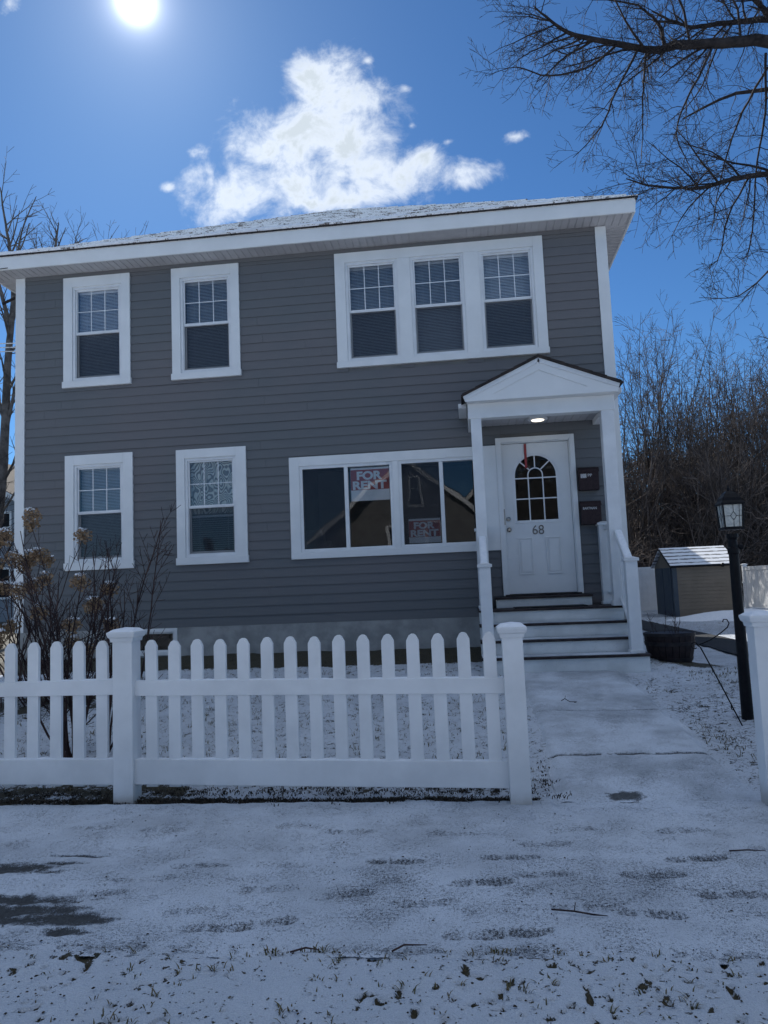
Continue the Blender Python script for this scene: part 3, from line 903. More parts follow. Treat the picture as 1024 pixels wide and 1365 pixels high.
slope_mesh(co[0], co[1], AP, 40, 60)
slope_mesh(co[1], co[2], AP, 20, 20)
slope_mesh(co[2], co[3], AP, 20, 20)
slope_mesh(co[3], co[0], AP, 20, 20)
b = len(rv); rv += [tuple(q) for q in co] + [tuple(AP)]
rf += [(b, b + 1, b + 4), (b + 1, b + 2, b + 4), (b + 2, b + 3, b + 4), (b + 3, b, b + 4)]
roof = mesh_obj('roof', rv, rf, MT['roof'], house, fix=False)
mb = MB()                            # dark drip edge under the shingles
for A, B in ((co[0], co[1]), (co[1], co[2]), (co[0], co[3])):
    d = (B - A).normalized(); n = Vector((d.y, -d.x, 0)) * 0.0
    mb.tube([A + Vector((0, 0, -.006)), B + Vector((0, 0, -.006))], 0.011, 4)
ob('drip_edge', mb, MT['roofdark'], roof)
# lumpy snow lying along the front eave, broken in places
gaps = [-6.3, -5.22, -3.75, -1.48, -0.42]
segs_ = [(-6.75, -5.27), (-5.16, -3.62), (-3.55, -1.52), (-1.44, -0.47), (-0.38, 0.75), (0.80, 1.35)]
for (xa, xb) in segs_:
    pts, rad = [], []
    n = int((xb - xa) / 0.05)
    for i in range(n + 1):
        t = i / n
        e = min(1, 6 * t, 6 * (1 - t))
        pts.append((xa + (xb - xa) * t, ey0 - 0.040 + rng.uniform(-.006, .006) + 0.10 * t * (0.4 if xa > -2 else 0.1), 6.272 + rng.uniform(-.004, .006) + 0.05 * t * (0.4 if xa > -2 else 0.1)))
        rad.append((0.012 + 0.016 * e) * rng.uniform(0.85, 1.15))
    mb = MB(); mb.tube(pts, rad, 7)
    ob('eave_snow', mb, MT['snow'], roof, smooth=True)


# ---- windows
def casing(mb, x0, x1, z0, z1, ix0, ix1, iz0, iz1, y=HY):
    yo = y - 0.042
    mb.box(x0, ix0, yo, y - 0.002, iz0, z1); mb.box(ix1, x1, yo, y - 0.002, iz0, z1)
    mb.box(ix0, ix1, yo, y - 0.002, iz1, z1)
    mb.box(x0 - 0.012, x1 + 0.012, yo - 0.016, y - 0.002, z0, iz0)        # sill board
    # backing flange: a thin darker reveal line round the casing
    return mb


def blind(parent, x0, x1, z0, z1, y, name='blind', ang=None, pitch=0.0215):
    mb = MB(); z = z1 - 0.03
    mb.box(x0, x1, y - 0.012, y + 0.012, z1 - 0.028, z1)
    a = R(50 if ang is None else ang); w = 0.0125
    while z > z0 + 0.02:
        j = rng.uniform(-0.04, 0.04)
        dy, dz = w * math.cos(a + j), w * math.sin(a + j)
        # curved slat: three vertices across
        mb.v += [(x0, y - dy, z - dz), (x1, y - dy, z - dz), (x1, y, z + 0.002), (x0, y, z + 0.002), (x1, y + dy, z + dz), (x0, y + dy, z + dz)]
        b = len(mb.v) - 6
        mb.f += [(b, b + 1, b + 2, b + 3), (b + 3, b + 2, b + 4, b + 5)]
        z -= pitch
    mb.box(x0, x1, y - 0.01, y + 0.01, z0, z0 + 0.014)
    for xx in (x0 + 0.12, x1 - 0.12):
        mb.box(xx - 0.0008, xx + 0.0008, y - 0.014, y - 0.012, z0, z1)
    return ob(name, mb, MT['slat'], parent)


def dh_window(par, ix0, ix1, iz0, iz1, ztop, mode='blind'):
    """double-hung unit inside a casing opening; par is the window part"""
    f = 0.038
    mb = MB(); mb.ring(ix0, ix1, iz0, iz1, f, HY - 0.024, HY + 0.09, wb=0.045)
    ob('frame', mb, MT['white'], par, 0.003)
    gx0, gx1 = ix0 + f, ix1 - f
    gz0, gz1 = iz0 + 0.045, iz1 - f
    zm = (gz0 + gz1) / 2 + 0.012
    us = MB(); us.ring(gx0, gx1, zm - 0.016, gz1, 0.024, HY - 0.004, HY + 0.022, wb=0.030)
    ob('upper_sash', us, MT['white'], par, 0.002)
    ax0, ax1, az0, az1 = gx0 + .024, gx1 - .024, zm + .014, gz1 - .024
    mm = MB()
    w3 = (ax1 - ax0) / 3
    for k in (1, 2): mm.box(ax0 + w3 * k - .006, ax0 + w3 * k + .006, HY + .008, HY + .012, az0, az1)
    zz = (az0 + az1) / 2
    mm.box(ax0, ax1, HY + .0085, HY + .0125, zz - .006, zz + .006)
    ob('grille', mm, MT['white'], par)
    ls = MB(); ls.ring(gx0 + .004, gx1 - .004, gz0, zm + .004, 0.026, HY + 0.030, HY + 0.056, wb=0.04, wt=.03)
    ob('lower_sash', ls, MT['white'], par, 0.002)
    gp = MB(); gp.quadpt((ax0, HY + .014, az0), (ax1, HY + .014, az0), (ax1, HY + .014, az1), (ax0, HY + .014, az1))
    gp.quadpt((gx0 + .03, HY + .042, gz0 + .04), (gx1 - .03, HY + .042, gz0 + .04), (gx1 - .03, HY + .042, zm - .026), (gx0 + .03, HY + .042, zm - .026))
    ob('glass_pane', gp, MT['glass'], par)
    sc = MB(); sc.quadpt((gx0 + .006, HY + .004, gz0 + .006), (gx1 - .006, HY + .004, gz0 + .006), (gx1 - .006, HY + .004, zm - .018), (gx0 + .006, HY + .004, zm - .018))
    ob('insect_screen', sc, MT['screen'], par)
    sf = MB(); sf.ring(gx0, gx1, gz0, zm - .017, 0.009, HY - 0.002, HY + .006)
    ob('screen_frame', sf, MT['white'], par)
    if mode == 'blind':
        blind(par, gx0 + .004, gx1 - .004, gz0 + .005, gz1, HY + .105)
    else:
        cu = MB(); n = 40
        for i in range(n):
            xa = gx0 + (gx1 - gx0) * i / n; xb = gx0 + (gx1 - gx0) * (i + 1) / n
            ya = HY + .1 + .006 * math.sin(i * 1.1); yb = HY + .1 + .006 * math.sin((i + 1) * 1.1)
            cu.quadpt((xa, ya, zm - .1), (xb, yb, zm - .1), (xb, yb, gz1), (xa, ya, gz1))
        ob('moire_curtain', cu, MT['moire_sheer'], par)  # its bands imitate the moire seen through the screen
        blind(par, gx0 + .004, gx1 - .004, gz0 + .005, zm - .12, HY + .105, ang=15, pitch=.03)


WIN = [((-5.723, -4.705, 4.337, 5.99), (-5.585, -4.835, 4.43, 5.84), 'blind', 'upper window at the left corner of the house'),
       ((-4.078, -3.076, 4.339, 5.99), (-3.95, -3.20, 4.43, 5.84), 'blind', 'upper window second from the left corner'),
       ((-5.699, -4.684, 1.693, 3.342), (-5.565, -4.825, 1.80, 3.20), 'blind', 'ground-floor window behind the bare shrub'),
       ((-4.044, -3.031, 1.702, 3.326), (-3.92, -3.18, 1.80, 3.20), 'moire_sheer', 'ground-floor window with painted moire on the curtain in its top half')]
for (o_, i_, md, lb) in WIN:
    mb = MB(); casing(mb, *o_, *i_)
    w = ob('window', mb, MT['trim'], house, 0.003, label=lb)
    dh_window(w, i_[0], i_[1], i_[2], i_[3], 0, md)
# triple window
mb = MB()
T = [(-1.538, -0.80), (-0.62, 0.122), (0.335, 1.075)]
x0, x1, z0, z1 = -1.684, 1.209, 4.337, 5.992
yo = HY - 0.042
mb.box(x0, T[0][0], yo, HY - .002, 4.42, z1); mb.box(T[2][1], x1, yo, HY - .002, 4.42, z1)
mb.box(T[0][1], T[1][0], yo + .002, HY - .002, 4.42, 5.85); mb.box(T[1][1], T[2][0], yo + .002, HY - .002, 4.42, 5.85)
mb.box(T[0][0], T[2][1], yo, HY - .002, 5.85, z1); mb.box(x0 - .01, x1 + .01, yo - .016, HY - .002, z0, 4.42)
w = ob('window', mb, MT['trim'], house, 0.003, label='wide upper window of three sashes above the porch')
for a_, b_ in T:
    dh_window(w, a_, b_, 4.42, 5.85, 0)
# wide ground-floor slider pair
mb = MB()
x0, x1, z0, z1 = -2.42, 0.424, 1.71, 3.12
BG = [(-2.28, -0.985), (-0.945 + .04, 0.25)]
mb.box(x0, BG[0][0], yo, HY - .002, 1.80, z1); mb.box(BG[1][1], x1 - .003, yo, HY - .002, z0, z1)
mb.box(BG[0][1], BG[1][0], yo + .002, HY - .002, 1.80, 2.99); mb.box(BG[0][0], BG[1][1], yo, HY - .002, 2.99, z1)
mb.box(x0 - .0, BG[1][1], yo - .006, HY - .002, z0, 1.80)
w = ob('window', mb, MT['trim'], house, 0.003, label='wide ground-floor slider window with a rental sign in it')
for k, (a_, b_) in enumerate(BG):
    f = 0.042
    fr = MB(); fr.ring(a_, b_, 1.80, 2.99, f, HY - .026, HY + .08)
    xm = (a_ + b_) / 2 + .002
    fr.box(xm - .026, xm + .026, HY - .020, HY + .05, 1.80 + f, 2.99 - f)
    fr.box(a_ + .12, a_ + .17, HY - .030, HY - .026, 1.812, 1.822); fr.box(b_ - .2, b_ - .15, HY - .030, HY - .026, 1.812, 1.822)
    ob('frame', fr, MT['white'], w, 0.003)
    gp = MB()
    gp.quadpt((a_ + f, HY + .014, 1.84), (xm - .026, HY + .014, 1.84), (xm - .026, HY + .014, 2.95), (a_ + f, HY + .014, 2.95))
    gp.quadpt((xm + .026, HY + .02, 1.84), (b_ - f, HY + .02, 1.84), (b_ - f, HY + .02, 2.95), (xm + .026, HY + .02, 2.95))
    ob('glass_pane', gp, MT['glass_big'], w)
    sc = MB(); sc.quadpt((a_ + f, HY - .004, 1.84), (xm - .026, HY - .004, 1.84), (xm - .026, HY - .004, 2.95), (a_ + f, HY - .004, 2.95))
    ob('insect_screen', sc, MT['screen_dense'], w)
# basement window
mb = MB(); mb.ring(-4.94, -4.065, 0.47, 0.838, 0.05, HY - .03, HY + .05)
w = ob('window', mb, MT['trim'], house, 0.003, label='low basement window in the foundation')
gp = MB(); gp.quadpt((-4.9, HY + .02, .5), (-4.1, HY + .02, .5), (-4.1, HY + .02, .8), (-4.9, HY + .02, .8))
ob('glass_pane', gp, MT['glass_door'], w)
fr = MB(); fr.ring(-4.89, -4.115, .52, .788, .022, HY - .002, HY + .04)
ob('frame', fr, MT['white'], w)
mb = MB(); mb.box(-4.95, -4.05, HY + .45, HY + .47, 0.2, .84)  # black sheet added behind the pane, in place of the unlit basement
ob('shade_backing', mb, MT['dark'], house)

# ---- door
DY = HY + 0.03
mb = MB()
mb.box(.422, .487, HY - .05, HY - .002, 1.10, 3.214); mb.box(1.398, 1.458, HY - .05, HY - .002, 1.10, 3.214)
mb.box(.487, 1.398, HY - .05, HY - .002, 3.15, 3.214)
mb.box(.487, .50, HY - .03, DY + .06, 1.115, 3.15); mb.box(1.385, 1.398, HY - .03, DY + .06, 1.115, 3.15); mb.box(.5, 1.385, HY - .03, DY + .06, 3.137, 3.15)
ob('door_frame', mb, MT['trim'], house, 0.003)
mb = MB(); mb.box(.45, 1.43, HY - .07, HY + .1, 1.095, 1.117)
ob('door_sill', mb, MT['tread'], house)
x0, x1, z0, z1 = .503, 1.382, 1.122, 3.134
acx, az, ar, ab = .930, 2.690, .278, 2.085


def arch_pts(cx, zs, r_, zb, n=28):
    pts = [(cx - r_, zb), (cx + r_, zb)]
    for i in range(n + 1):
        t = PI * i / n
        pts.append((cx + r_ * math.cos(t), zs + r_ * math.sin(t)))
    return pts


def ray_rect(cx, cz, dx, dz):
    t = 1e9
    if dx > 1e-9: t = min(t, (x1 - cx) / dx)
    if dx < -1e-9: t = min(t, (x0 - cx) / dx)
    if dz > 1e-9: t = min(t, (z1 - cz) / dz)
    if dz < -1e-9: t = min(t, (z0 - cz) / dz)
    return (cx + dx * t, cz + dz * t)


ccx, ccz = acx, 2.5
inner = arch_pts(acx, az, ar, ab)
angs = [math.atan2(p[1] - ccz, p[0] - ccx) for p in inner]
# add the four door corners as directions
extra = [math.atan2(cz_ - ccz, cx_ - ccx) for cx_, cz_ in ((x0, z0), (x1, z0), (x1, z1), (x0, z1))]


def inner_at(a):
    dx, dz = math.cos(a), math.sin(a)
    best = None; n = len(inner)
    for i in range(n):
        p, q = inner[i], inner[(i + 1) % n]
        ex, ez = q[0] - p[0], q[1] - p[1]
        den = dx * ez - dz * ex
        if abs(den) < 1e-12: continue
        t = ((p[0] - ccx) * ez - (p[1] - ccz) * ex) / den
        s__ = ((p[0] - ccx) * dz - (p[1] - ccz) * dx) / den
        if t > 0 and -1e-6 <= s__ <= 1 + 1e-6 and (best is None or t < best): best = t
    return (ccx + dx * best, ccz + dz * best)


allang = sorted(set([round(a, 6) for a in angs + extra]))
mb = MB(); n = len(allang)
for yy in (DY, DY + .044):
    for a in allang:
        q = inner_at(a); mb.v.append((q[0], yy, q[1]))
    for a in allang:
        q = ray_rect(ccx, ccz, math.cos(a), math.sin(a)); mb.v.append((q[0], yy, q[1]))
for k in range(n):
    k2 = (k + 1) % n
    mb.f.append((k, k2, n + k2, n + k)); mb.f.append((2 * n + k, 3 * n + k, 3 * n + k2, 2 * n + k2))
    mb.f.append((k, 2 * n + k, 2 * n + k2, k2)); mb.f.append((n + k, n + k2, 3 * n + k2, 3 * n + k))
# raised lower panels
for (pa, pb) in ((.653, .848), (1.018, 1.216)):
    mb.ring(pa, pb, 1.372, 1.862, .016, DY - .013, DY + .002)
    mb.box(pa + .035, pb - .035, DY - .010, DY + .002, 1.407, 1.827)
door = ob('door', mb, MT['trim'], house, 0.0015, label='white front door with arched glass')
mb = MB()


def arc_band(mb, cx, cz, r0, r1, a0, a1, y0, y1, n=24):
    for i in range(n):
        t0, t1 = a0 + (a1 - a0) * i / n, a0 + (a1 - a0) * (i + 1) / n
        P = [(cx + r_ * math.cos(t), cz + r_ * math.sin(t)) for r_, t in ((r0, t0), (r1, t0), (r1, t1), (r0, t1))]
        mb.prism([(p[0], y0, p[1]) for p in P], (0, y1 - y0, 0))


arc_band(mb, acx, az, ar - .008, ar + .032, 0, PI, DY - .010, DY + .004)
mb.box(acx - ar - .032, acx - ar + .008, DY - .010, DY + .004, ab - .03, az); mb.box(acx + ar - .008, acx + ar + .032, DY - .010, DY + .004, ab - .03, az)
mb.box(acx - ar, acx + ar, DY - .010, DY + .004, ab - .03, ab + .008)
ob('glass_trim', mb, MT['white'], door, 0.002)
mb = MB(); gy0, gy1 = DY + .004, DY + .012; mw = .008
rs = .096
for xx in (acx - rs, acx + rs): mb.box(xx - mw, xx + mw, gy0, gy1, ab, az + .01)
mb.box(acx - ar, acx + ar, gy0 + .001, gy1 + .001, az - .03 - mw, az - .03 + mw)
mb.box(acx - ar, acx + ar, gy0 + .001, gy1 + .001, 2.382 - mw, 2.382 + mw)
arc_band(mb, acx, az + .01, rs - mw, rs + mw, 0, PI, gy0, gy1, 16)
for a in (R(45), R(90), R(135)):
    d = (math.cos(a), math.sin(a)); p0 = (acx + d[0] * rs, az + .01 + d[1] * rs); p1 = (acx + d[0] * ar, az + d[1] * ar)
    nx, nz = -d[1] * mw, d[0] * mw
    mb.prism([(p0[0] + nx, gy0, p0[1] + nz), (p0[0] - nx, gy0, p0[1] - nz), (p1[0] - nx, gy0, p1[1] - nz), (p1[0] + nx, gy0, p1[1] + nz)], (0, .007, 0))
ob('grille', mb, MT['white'], door)
mb = MB(); pts = arch_pts(acx, az, ar, ab)
mb.v = [(p[0], DY + .02, p[1]) for p in pts]; mb.f = [tuple(range(len(pts)))]
ob('glass_pane', mb, MT['glass_door'], door)
for (kx, kz) in ((.545, 2.122), (.546, 1.978)):
    mb = MB()
    mb.lathe((kx, DY, kz), [(.030, 0), (.030, .006), (.022, .012), (.010, .014), (.010, .03), (.026, .04), (.028, .052), (.018, .06)] if kz < 2 else [(.030, 0), (.030, .012), (.024, .018), (.012, .02)], 20, 'y')
    ob('door_knob' if kz < 2 else 'deadbolt', mb, MT['metal'], door, smooth=False)
mb = MB(); mb.box(.484, .498, HY - .056, HY - .049, 2.04, 2.25)
ob('strike_plate', mb, MT['metal'], door)
mb = text_mb('68', .850, DY - .006, 1.902, .175, .004, .152, .0)
ob('house_number', mb, MT['number'], door)

# ---- entrance steps, landing, rails
SX0, SX1 = .085, 1.885
ZT = [.955, .79, .62, .452]; YT = [9.40, 9.13, 8.86, 8.59]
ent = ob('entrance_steps', MB().box(SX0 + .03, SX1 - .03, 8.66, HY - .02, .10, .27), MT['concrete'], house, label='white steps with dark treads up to the front door')
for k in range(4):
    zt_ = ZT[k]; yf = YT[k]; yb = HY - .02 if k == 0 else YT[k - 1] + .03
    zl = ZT[k + 1] if k < 3 else .235
    xr = SX1 if k == 3 else SX1 - .085
    mb = MB(); mb.box(SX0 - .012, xr + .012, yf - .025, yb + (0 if k == 0 else .0), zt_ - .028, zt_)
    ob('tread', mb, MT['tread'], ent, 0.004)
    mb = MB(); mb.box(SX0, xr, yf, yf + .022, zl + (-.0 if k < 3 else 0), zt_ - .029)
    mb.box(SX0, SX0 + .02, yf + .022, HY - .02, zl - (.17 if k == 3 else 0), zt_ - .029); mb.box(xr - .02, xr, yf + .022, HY - .02, zl - (.17 if k == 3 else 0), zt_ - .029)
    ob('riser', mb, MT['riser'], ent, 0.002)
mb = MB(); mb.box(.30, 1.53, 9.88, HY - .04, 1.062, 1.090)
ob('tread', mb, MT['tread'], ent, 0.004)
mb = MB(); mb.box(.315, 1.515, 9.905, HY - .04, ZT[0], 1.061)
ob('riser', mb, MT['riser'], ent, 0.002)
mb = MB(); mb.box(.52, 1.40, 9.50, 9.86, ZT[0] + .001, ZT[0] + .014)
mat_ = ob('doormat', mb, MT['dark'], None, 0.003, loc=(.96, 9.68, .956))
tag(mat_, 'thin black doormat on the top landing in front of the door', 'doormat')
# snow dusting on treads
for k in (1, 2, 3):
    mb = MB(); mb.box(SX0 + .05, SX1 - .13, YT[k] + .02, YT[k - 1] - .02, ZT[k] + .001, ZT[k] + .006)
    ob('tread_snow', mb, MT['snow_path'], ent)


def newel(x, y, z0, z1, w=.13):
    mb = MB(); h = w / 2
    mb.box(x - h, x + h, y - h, y + h, z0, z1 - .05)
    mb.box(x - h - .014, x + h + .014, y - h - .014, y + h + .014, z0, z0 + .035)
    mb.box(x - h - .018, x + h + .018, y - h - .018, y + h + .018, z1 - .05, z1 - .02)
    e = h + .022
    b = len(mb.v)
    mb.v += [(x - e, y - e, z1 - .02), (x + e, y - e, z1 - .02), (x + e, y + e, z1 - .02), (x - e, y + e, z1 - .02), (x - .03, y - .03, z1), (x + .03, y - .03, z1), (x + .03, y + .03, z1), (x - .03, y + .03, z1)]
    mb.f += [(b, b + 1, b + 2, b + 3), (b, b + 1, b + 5, b + 4), (b + 1, b + 2, b + 6, b + 5), (b + 2, b + 3, b + 7, b + 6), (b + 3, b, b + 4, b + 7), (b + 4, b + 5, b + 6, b + 7)]
    return mb


for side, nx in (('left', .163), ('right', 1.778)):
    rl = ob('railing', MB().box(nx - .033, nx + .033, 9.44, 10.05, 1.075, 1.115), MT['white'], house, 0.003,
            label='white stair railing on the %s side of the steps' % side)
    ob('newel_post', newel(nx, 8.735, ZT[3], 1.515), MT['white'], rl, 0.003)
    ob('newel_post', newel(nx - (.03 if side == 'right' else 0), 10.10, ZT[0], 2.02), MT['white'], rl, 0.003)
    mb = MB()
    # level rail by the door, then the sloping rail
    mb.prism([(nx - .045, 9.42, 1.90), (nx + .045, 9.42, 1.90), (nx + .045, 9.42, 1.955), (nx + .03, 9.42, 1.97), (nx - .03, 9.42, 1.97), (nx - .045, 9.42, 1.955)], (0, .62, 0))
    A, B = (9.30, 1.845), (8.79, 1.50)
    mb.prism([(nx - .045, A[0], A[1] - .06), (nx + .045, A[0], A[1] - .06), (nx + .045, A[0], A[1]), (nx - .045, A[0], A[1])], (0, B[0] - A[0], B[1] - A[1]))
    ob('handrail', mb, MT['white'], rl, 0.003)
    mb = MB(); mb.prism([(nx - .03, A[0], 1.02), (nx + .03, A[0], 1.02), (nx + .03, A[0], 1.06), (nx - .03, A[0], 1.06)], (0, B[0] - A[0], B[1] - A[1]))
    ob('bottom_rail', mb, MT['white'], rl, 0.003)
    mb = MB(); mb.box(nx - .038, nx + .038, 8.81, 9.28, 1.862 if False else 1.49, 1.492) if False else None
    for k in range(4):
        t = (k + .6) / 4.3; y = A[0] + (B[0] - A[0]) * t; dz = (B[1] - A[1]) * t
        ob('baluster', MB().box(nx - .017, nx + .017, y - .017, y + .017, 1.05 + dz, A[1] - .05 + dz), MT['white'], rl, 0.002)
    for k in range(5):
        y = 9.50 + k * .115
        ob('baluster', MB().box(nx - .017, nx + .017, y - .017, y + .017, 1.11, 1.905), MT['white'], rl, 0.002)
    mb = MB(); mb.prism([(nx - .04, A[0], A[1] + .001), (nx + .04, A[0], A[1] + .001), (nx + .03, A[0], A[1] + .012), (nx - .03, A[0], A[1] + .012)], (0, B[0] - A[0], B[1] - A[1]))
    ob('rail_snow', mb, MT['snow'], rl)

# ---- porch: two columns, beam, gable
for cx_, k in ((.165, 0), (1.755, 1)):
    w_ = .065 if k == 0 else .074
    mb = MB(); mb.box(cx_ - w_, cx_ + w_, 9.31, 9.31 + 2 * w_, ZT[0], 3.33)
    mb.box(cx_ - w_ - .012, cx_ + w_ + .012, 9.298, 9.322 + 2 * w_, ZT[0], ZT[0] + .06)
    ob('porch_column', mb, MT['white'], house, 0.004, label='%s white porch column' % ('left' if k == 0 else 'right'))
mb = MB(); mb.box(.07, 1.845, 9.30, 9.45, 3.318, 3.51)
mb.box(.07, .20, 9.45, HY - .03, 3.318, 3.50); mb.box(1.715, 1.845, 9.45, HY - .03, 3.318, 3.50)
ob('porch_beam', mb, MT['trim'], house, 0.004)
mb = MB(); mb.box(.20, 1.715, 9.45, HY - .03, 3.395, 3.41)
x = .2
while x < 1.7:
    mb.box(x, x + .095, 9.452, HY - .032, 3.385, 3.396); x += .102
ob('porch_ceiling', mb, MT['soffit'], house)
pl = ob('porch_light', MB().lathe((.965, 9.8, 3.352), [(.10, 0), (.125, .004), (.125, .022), (.11, .034)], 24), MT['white'], house, smooth=False)
ob('light_diffuser', MB().lathe((.965, 9.8, 3.338), [(.045, 0), (.075, .006), (.085, .016)], 20), MT['lamp_on'], pl)
# pediment: border with a sunk triangular panel; the front hangs a touch low at the left
PYF = 9.15
O_ = [(.045, 3.50), (1.865, 3.508), (1.895, 3.600), (.951, 3.985), (.020, 3.565)]
I_ = [(.392, 3.578), (1.518, 3.590), (.948, 3.837)]
mb = MB()
yb_, yf_ = PYF + .13, PYF


def tri_board(pts): mb.prism([(p[0], yf_, p[1]) for p in pts], (0, .03, 0))


tri_board([O_[0], O_[1], I_[1], I_[0]])
tri_board([O_[1], O_[2], O_[3], I_[2], I_[1]][:5])
tri_board([O_[3], O_[4], O_[0], I_[0], I_[2]])
mb.prism([(p[0], yf_ + .012, p[1]) for p in I_], (0, .02, 0))
mb.box(.06, 1.855, yf_ + .03, 9.30, 3.502, 3.54)
ped = ob('pediment', mb, MT['trim'], house, 0.0)
# raking trim
mb = MB()
for (A, B) in (((.020, 3.565), (.951, 3.985)), ((1.895, 3.600), (.951, 3.985))):
    dx, dz = B[0] - A[0], B[1] - A[1]; l_ = math.hypot(dx, dz); nx_, nz_ = -dz / l_, dx / l_
    if nz_ < 0: nx_, nz_ = -nx_, -nz_
    w_ = -.05
    mb.prism([(A[0], yf_ - .014, A[1]), (B[0], yf_ - .014, B[1]), (B[0] + nx_ * w_, yf_ - .014, B[1] + nz_ * w_ - .006), (A[0] + nx_ * w_, yf_ - .014, A[1] + nz_ * w_)], (0, .013, 0))
ob('rake_trim', mb, MT['white'], ped, 0.002)
mb = MB()
for (A, B) in (((-.005, 3.555), (.951, 3.990)), ((1.925, 3.592), (.951, 3.990))):
    mb.prism([(A[0], PYF - .04, A[1]), (B[0], PYF - .04, B[1]), (B[0], PYF - .04, B[1] + .024), (A[0], PYF - .04, A[1] + .024)], (0, HY - .01 - PYF + .04, 0))
    # shingle courses
    for k in range(6):
        t = (k + .1) / 6.0
        p = (A[0] + (B[0] - A[0]) * t, A[1] + (B[1] - A[1]) * t); q = (A[0] + (B[0] - A[0]) * (t + .16), A[1] + (B[1] - A[1]) * (t + .16))
        mb.prism([(p[0], PYF - .045, p[1] + .022), (p[0], PYF - .045, p[1] + .033), (q[0], PYF - .045, q[1] + .026), (q[0], PYF - .045, q[1] + .022)], (0, HY - .01 - PYF + .05, 0))
ob('porch_roof', mb, MT['roofdark'], house)
ob('porch_gutter', MB().box(-.045, .06, 9.55, HY - .02, 3.515, 3.575), MT['white'], house, .004)
ob('porch_gutter', MB().box(1.86, 1.94, 9.3, HY - .02, 3.53, 3.59), MT['white'], house, .004)
# security light below the eave at the side
fl = ob('floodlight', MB().box(HX1 + .02, HX1 + .10, 11.35, 11.45, 5.93, 6.05), MT['soffit'], house, .004, label='pale double floodlight under the side eave')
for k in (0, 1):
    ob('lamp_head', MB().lathe((HX1 + .16, 11.35 + k * .10, 5.86 + k * .10), [(.02, -.03), (.055, -.02), (.068, .03), (.055, .06), (.02, .07)], 14), MT['soffit'], fl, smooth=True)
mb = MB(); mb.tube([(HX0 - .42, 11.0, 6.17), (HX0 - .5, 10.95, 6.12), (HX0 - .72, 10.9, 6.0)], .022, 6); mb.tube([(HX0 - .1, 11.0, 6.0), (HX0 - .5, 10.96, 6.10)], .018, 6)
ob('service_mast', mb, MT['bark_dark'], house)
mb = MB()
mb.tube([(ex0 - .3 + i * .09, ey0 - .012, 6.10 - .02 * math.sin(PI * i / 8) - .004 * i) for i in range(9)], .006, 5)
ob('service_cable', mb, MT['dark'], house)

# things hanging on or in the house
t = ob('wreath_hanger', MB().box(.800, .832, DY - .016, DY - .011, 2.795, 3.128).prism([(.800, DY - .0105, 3.110), (.832, DY - .0105, 3.110), (.832, DY - .0105, 3.128), (.800, DY - .0105, 3.128)], (0, .010, 0)), MT['red'], None, .001, loc=(.816, DY - .014, 2.795))
tag(t, 'red strap wreath hanger hooked over the top of the white front door', 'wreath hanger')
for k, (z0, z1, lb) in enumerate(((2.44, 2.748, 'upper brown wall mailbox with a white sticker, right of the door'), (1.99, 2.304, 'lower brown wall mailbox with small lettering, right of the door'))):
    mbx = thing('mailbox', (1.61, 10.18, z0), lb, 'mailbox', 'brown mailboxes right of the door')
    xa, xb = 1.478, 1.735
    mb = MB(); mb.box(xa, xb, 10.075, 10.178, z0, z1 - .05)
    ob('box_body', mb, MT['mailbox'], mbx, .006)
    mb = MB(); mb.prism([(xa - .006, 10.062, z1 - .075), (xa - .006, 10.062, z1 - .045), (xa - .006, 10.10, z1 - .008), (xa - .006, 10.179, z1), (xa - .006, 10.179, z1 - .048), (xa - .006, 10.074, z1 - .049)], (xb - xa + .012, 0, 0))
    ob('lid', mb, MT['mailbox'], mbx, .003)
    if k == 0:
        ob('sticker', MB().box(1.50, 1.575, 10.0712, 10.0745, 2.600, 2.655), MT['sticker'], mbx)
        ob('lettering', text_mb('PP', 1.592, 10.0735, 2.615, .055, .001, .055, .001), MT['sticker'], mbx)
    else:
        ob('lettering', text_mb('BARTMAN', 1.503, 10.0735, 2.185, .045, .001, .175, .001), MT['sticker'], mbx)


def rent_sign(x0, x1, z0, z1, y, lb, band):
    sg = thing('rent_sign', ((x0 + x1) / 2, y, z0), lb, 'sign', 'rental signs in the wide window')
    ob('board', MB().box(x0, x1, y, y + .004, z0, z1), MT['signwhite'], sg)
    ob('red_field', MB().box(x0 + .002, x1 - .002, y - .0015, y - .0002, z0 + band, z1 - .028), MT['signred'], sg)
    w_ = x1 - x0; h = (z1 - .028 - z0 - band)
    ob('lettering', text_mb('FOR', x0 + w_ * .16, y - .003, z0 + band + h * .52, h * .54, .001, w_ * .66, .010 * h / .4), MT['signwhite'], sg)
    ob('lettering', text_mb('RENT', x0 + w_ * .05, y - .003, z0 + band + h * .05, h * .54, .001, w_ * .88, .010 * h / .4), MT['signwhite'], sg)
    return sg


rent_sign(-1.575, -1.04, 2.475, 2.935, 10.245, 'bright red and white for-rent sign high in the wide window', .15)
rent_sign(-.80, -.37, 1.86, 2.19, 10.245, 'dim for-rent sign low behind the screen of the wide window', .08)
t = ob('carton', MB().box(-2.50, -2.12, 11.35, 11.65, .96, 2.02), MT['carton'], None, .005, loc=(-2.3, 11.5, .96)); tag(t, 'tall pale carton stack bottom inside the dark wide window', 'box')
t = ob('carton', MB().box(-2.52, -2.22, 11.38, 11.62, 2.021, 2.20), MT['carton'], None, .005, loc=(-2.37, 11.5, 2.021)); tag(t, 'small pale carton on top, inside the left pane of the wide window', 'box')

# ------------------------------------------------------------------ picket fence
FA = -0.05


def fy(x): return 4.56 + FA * x


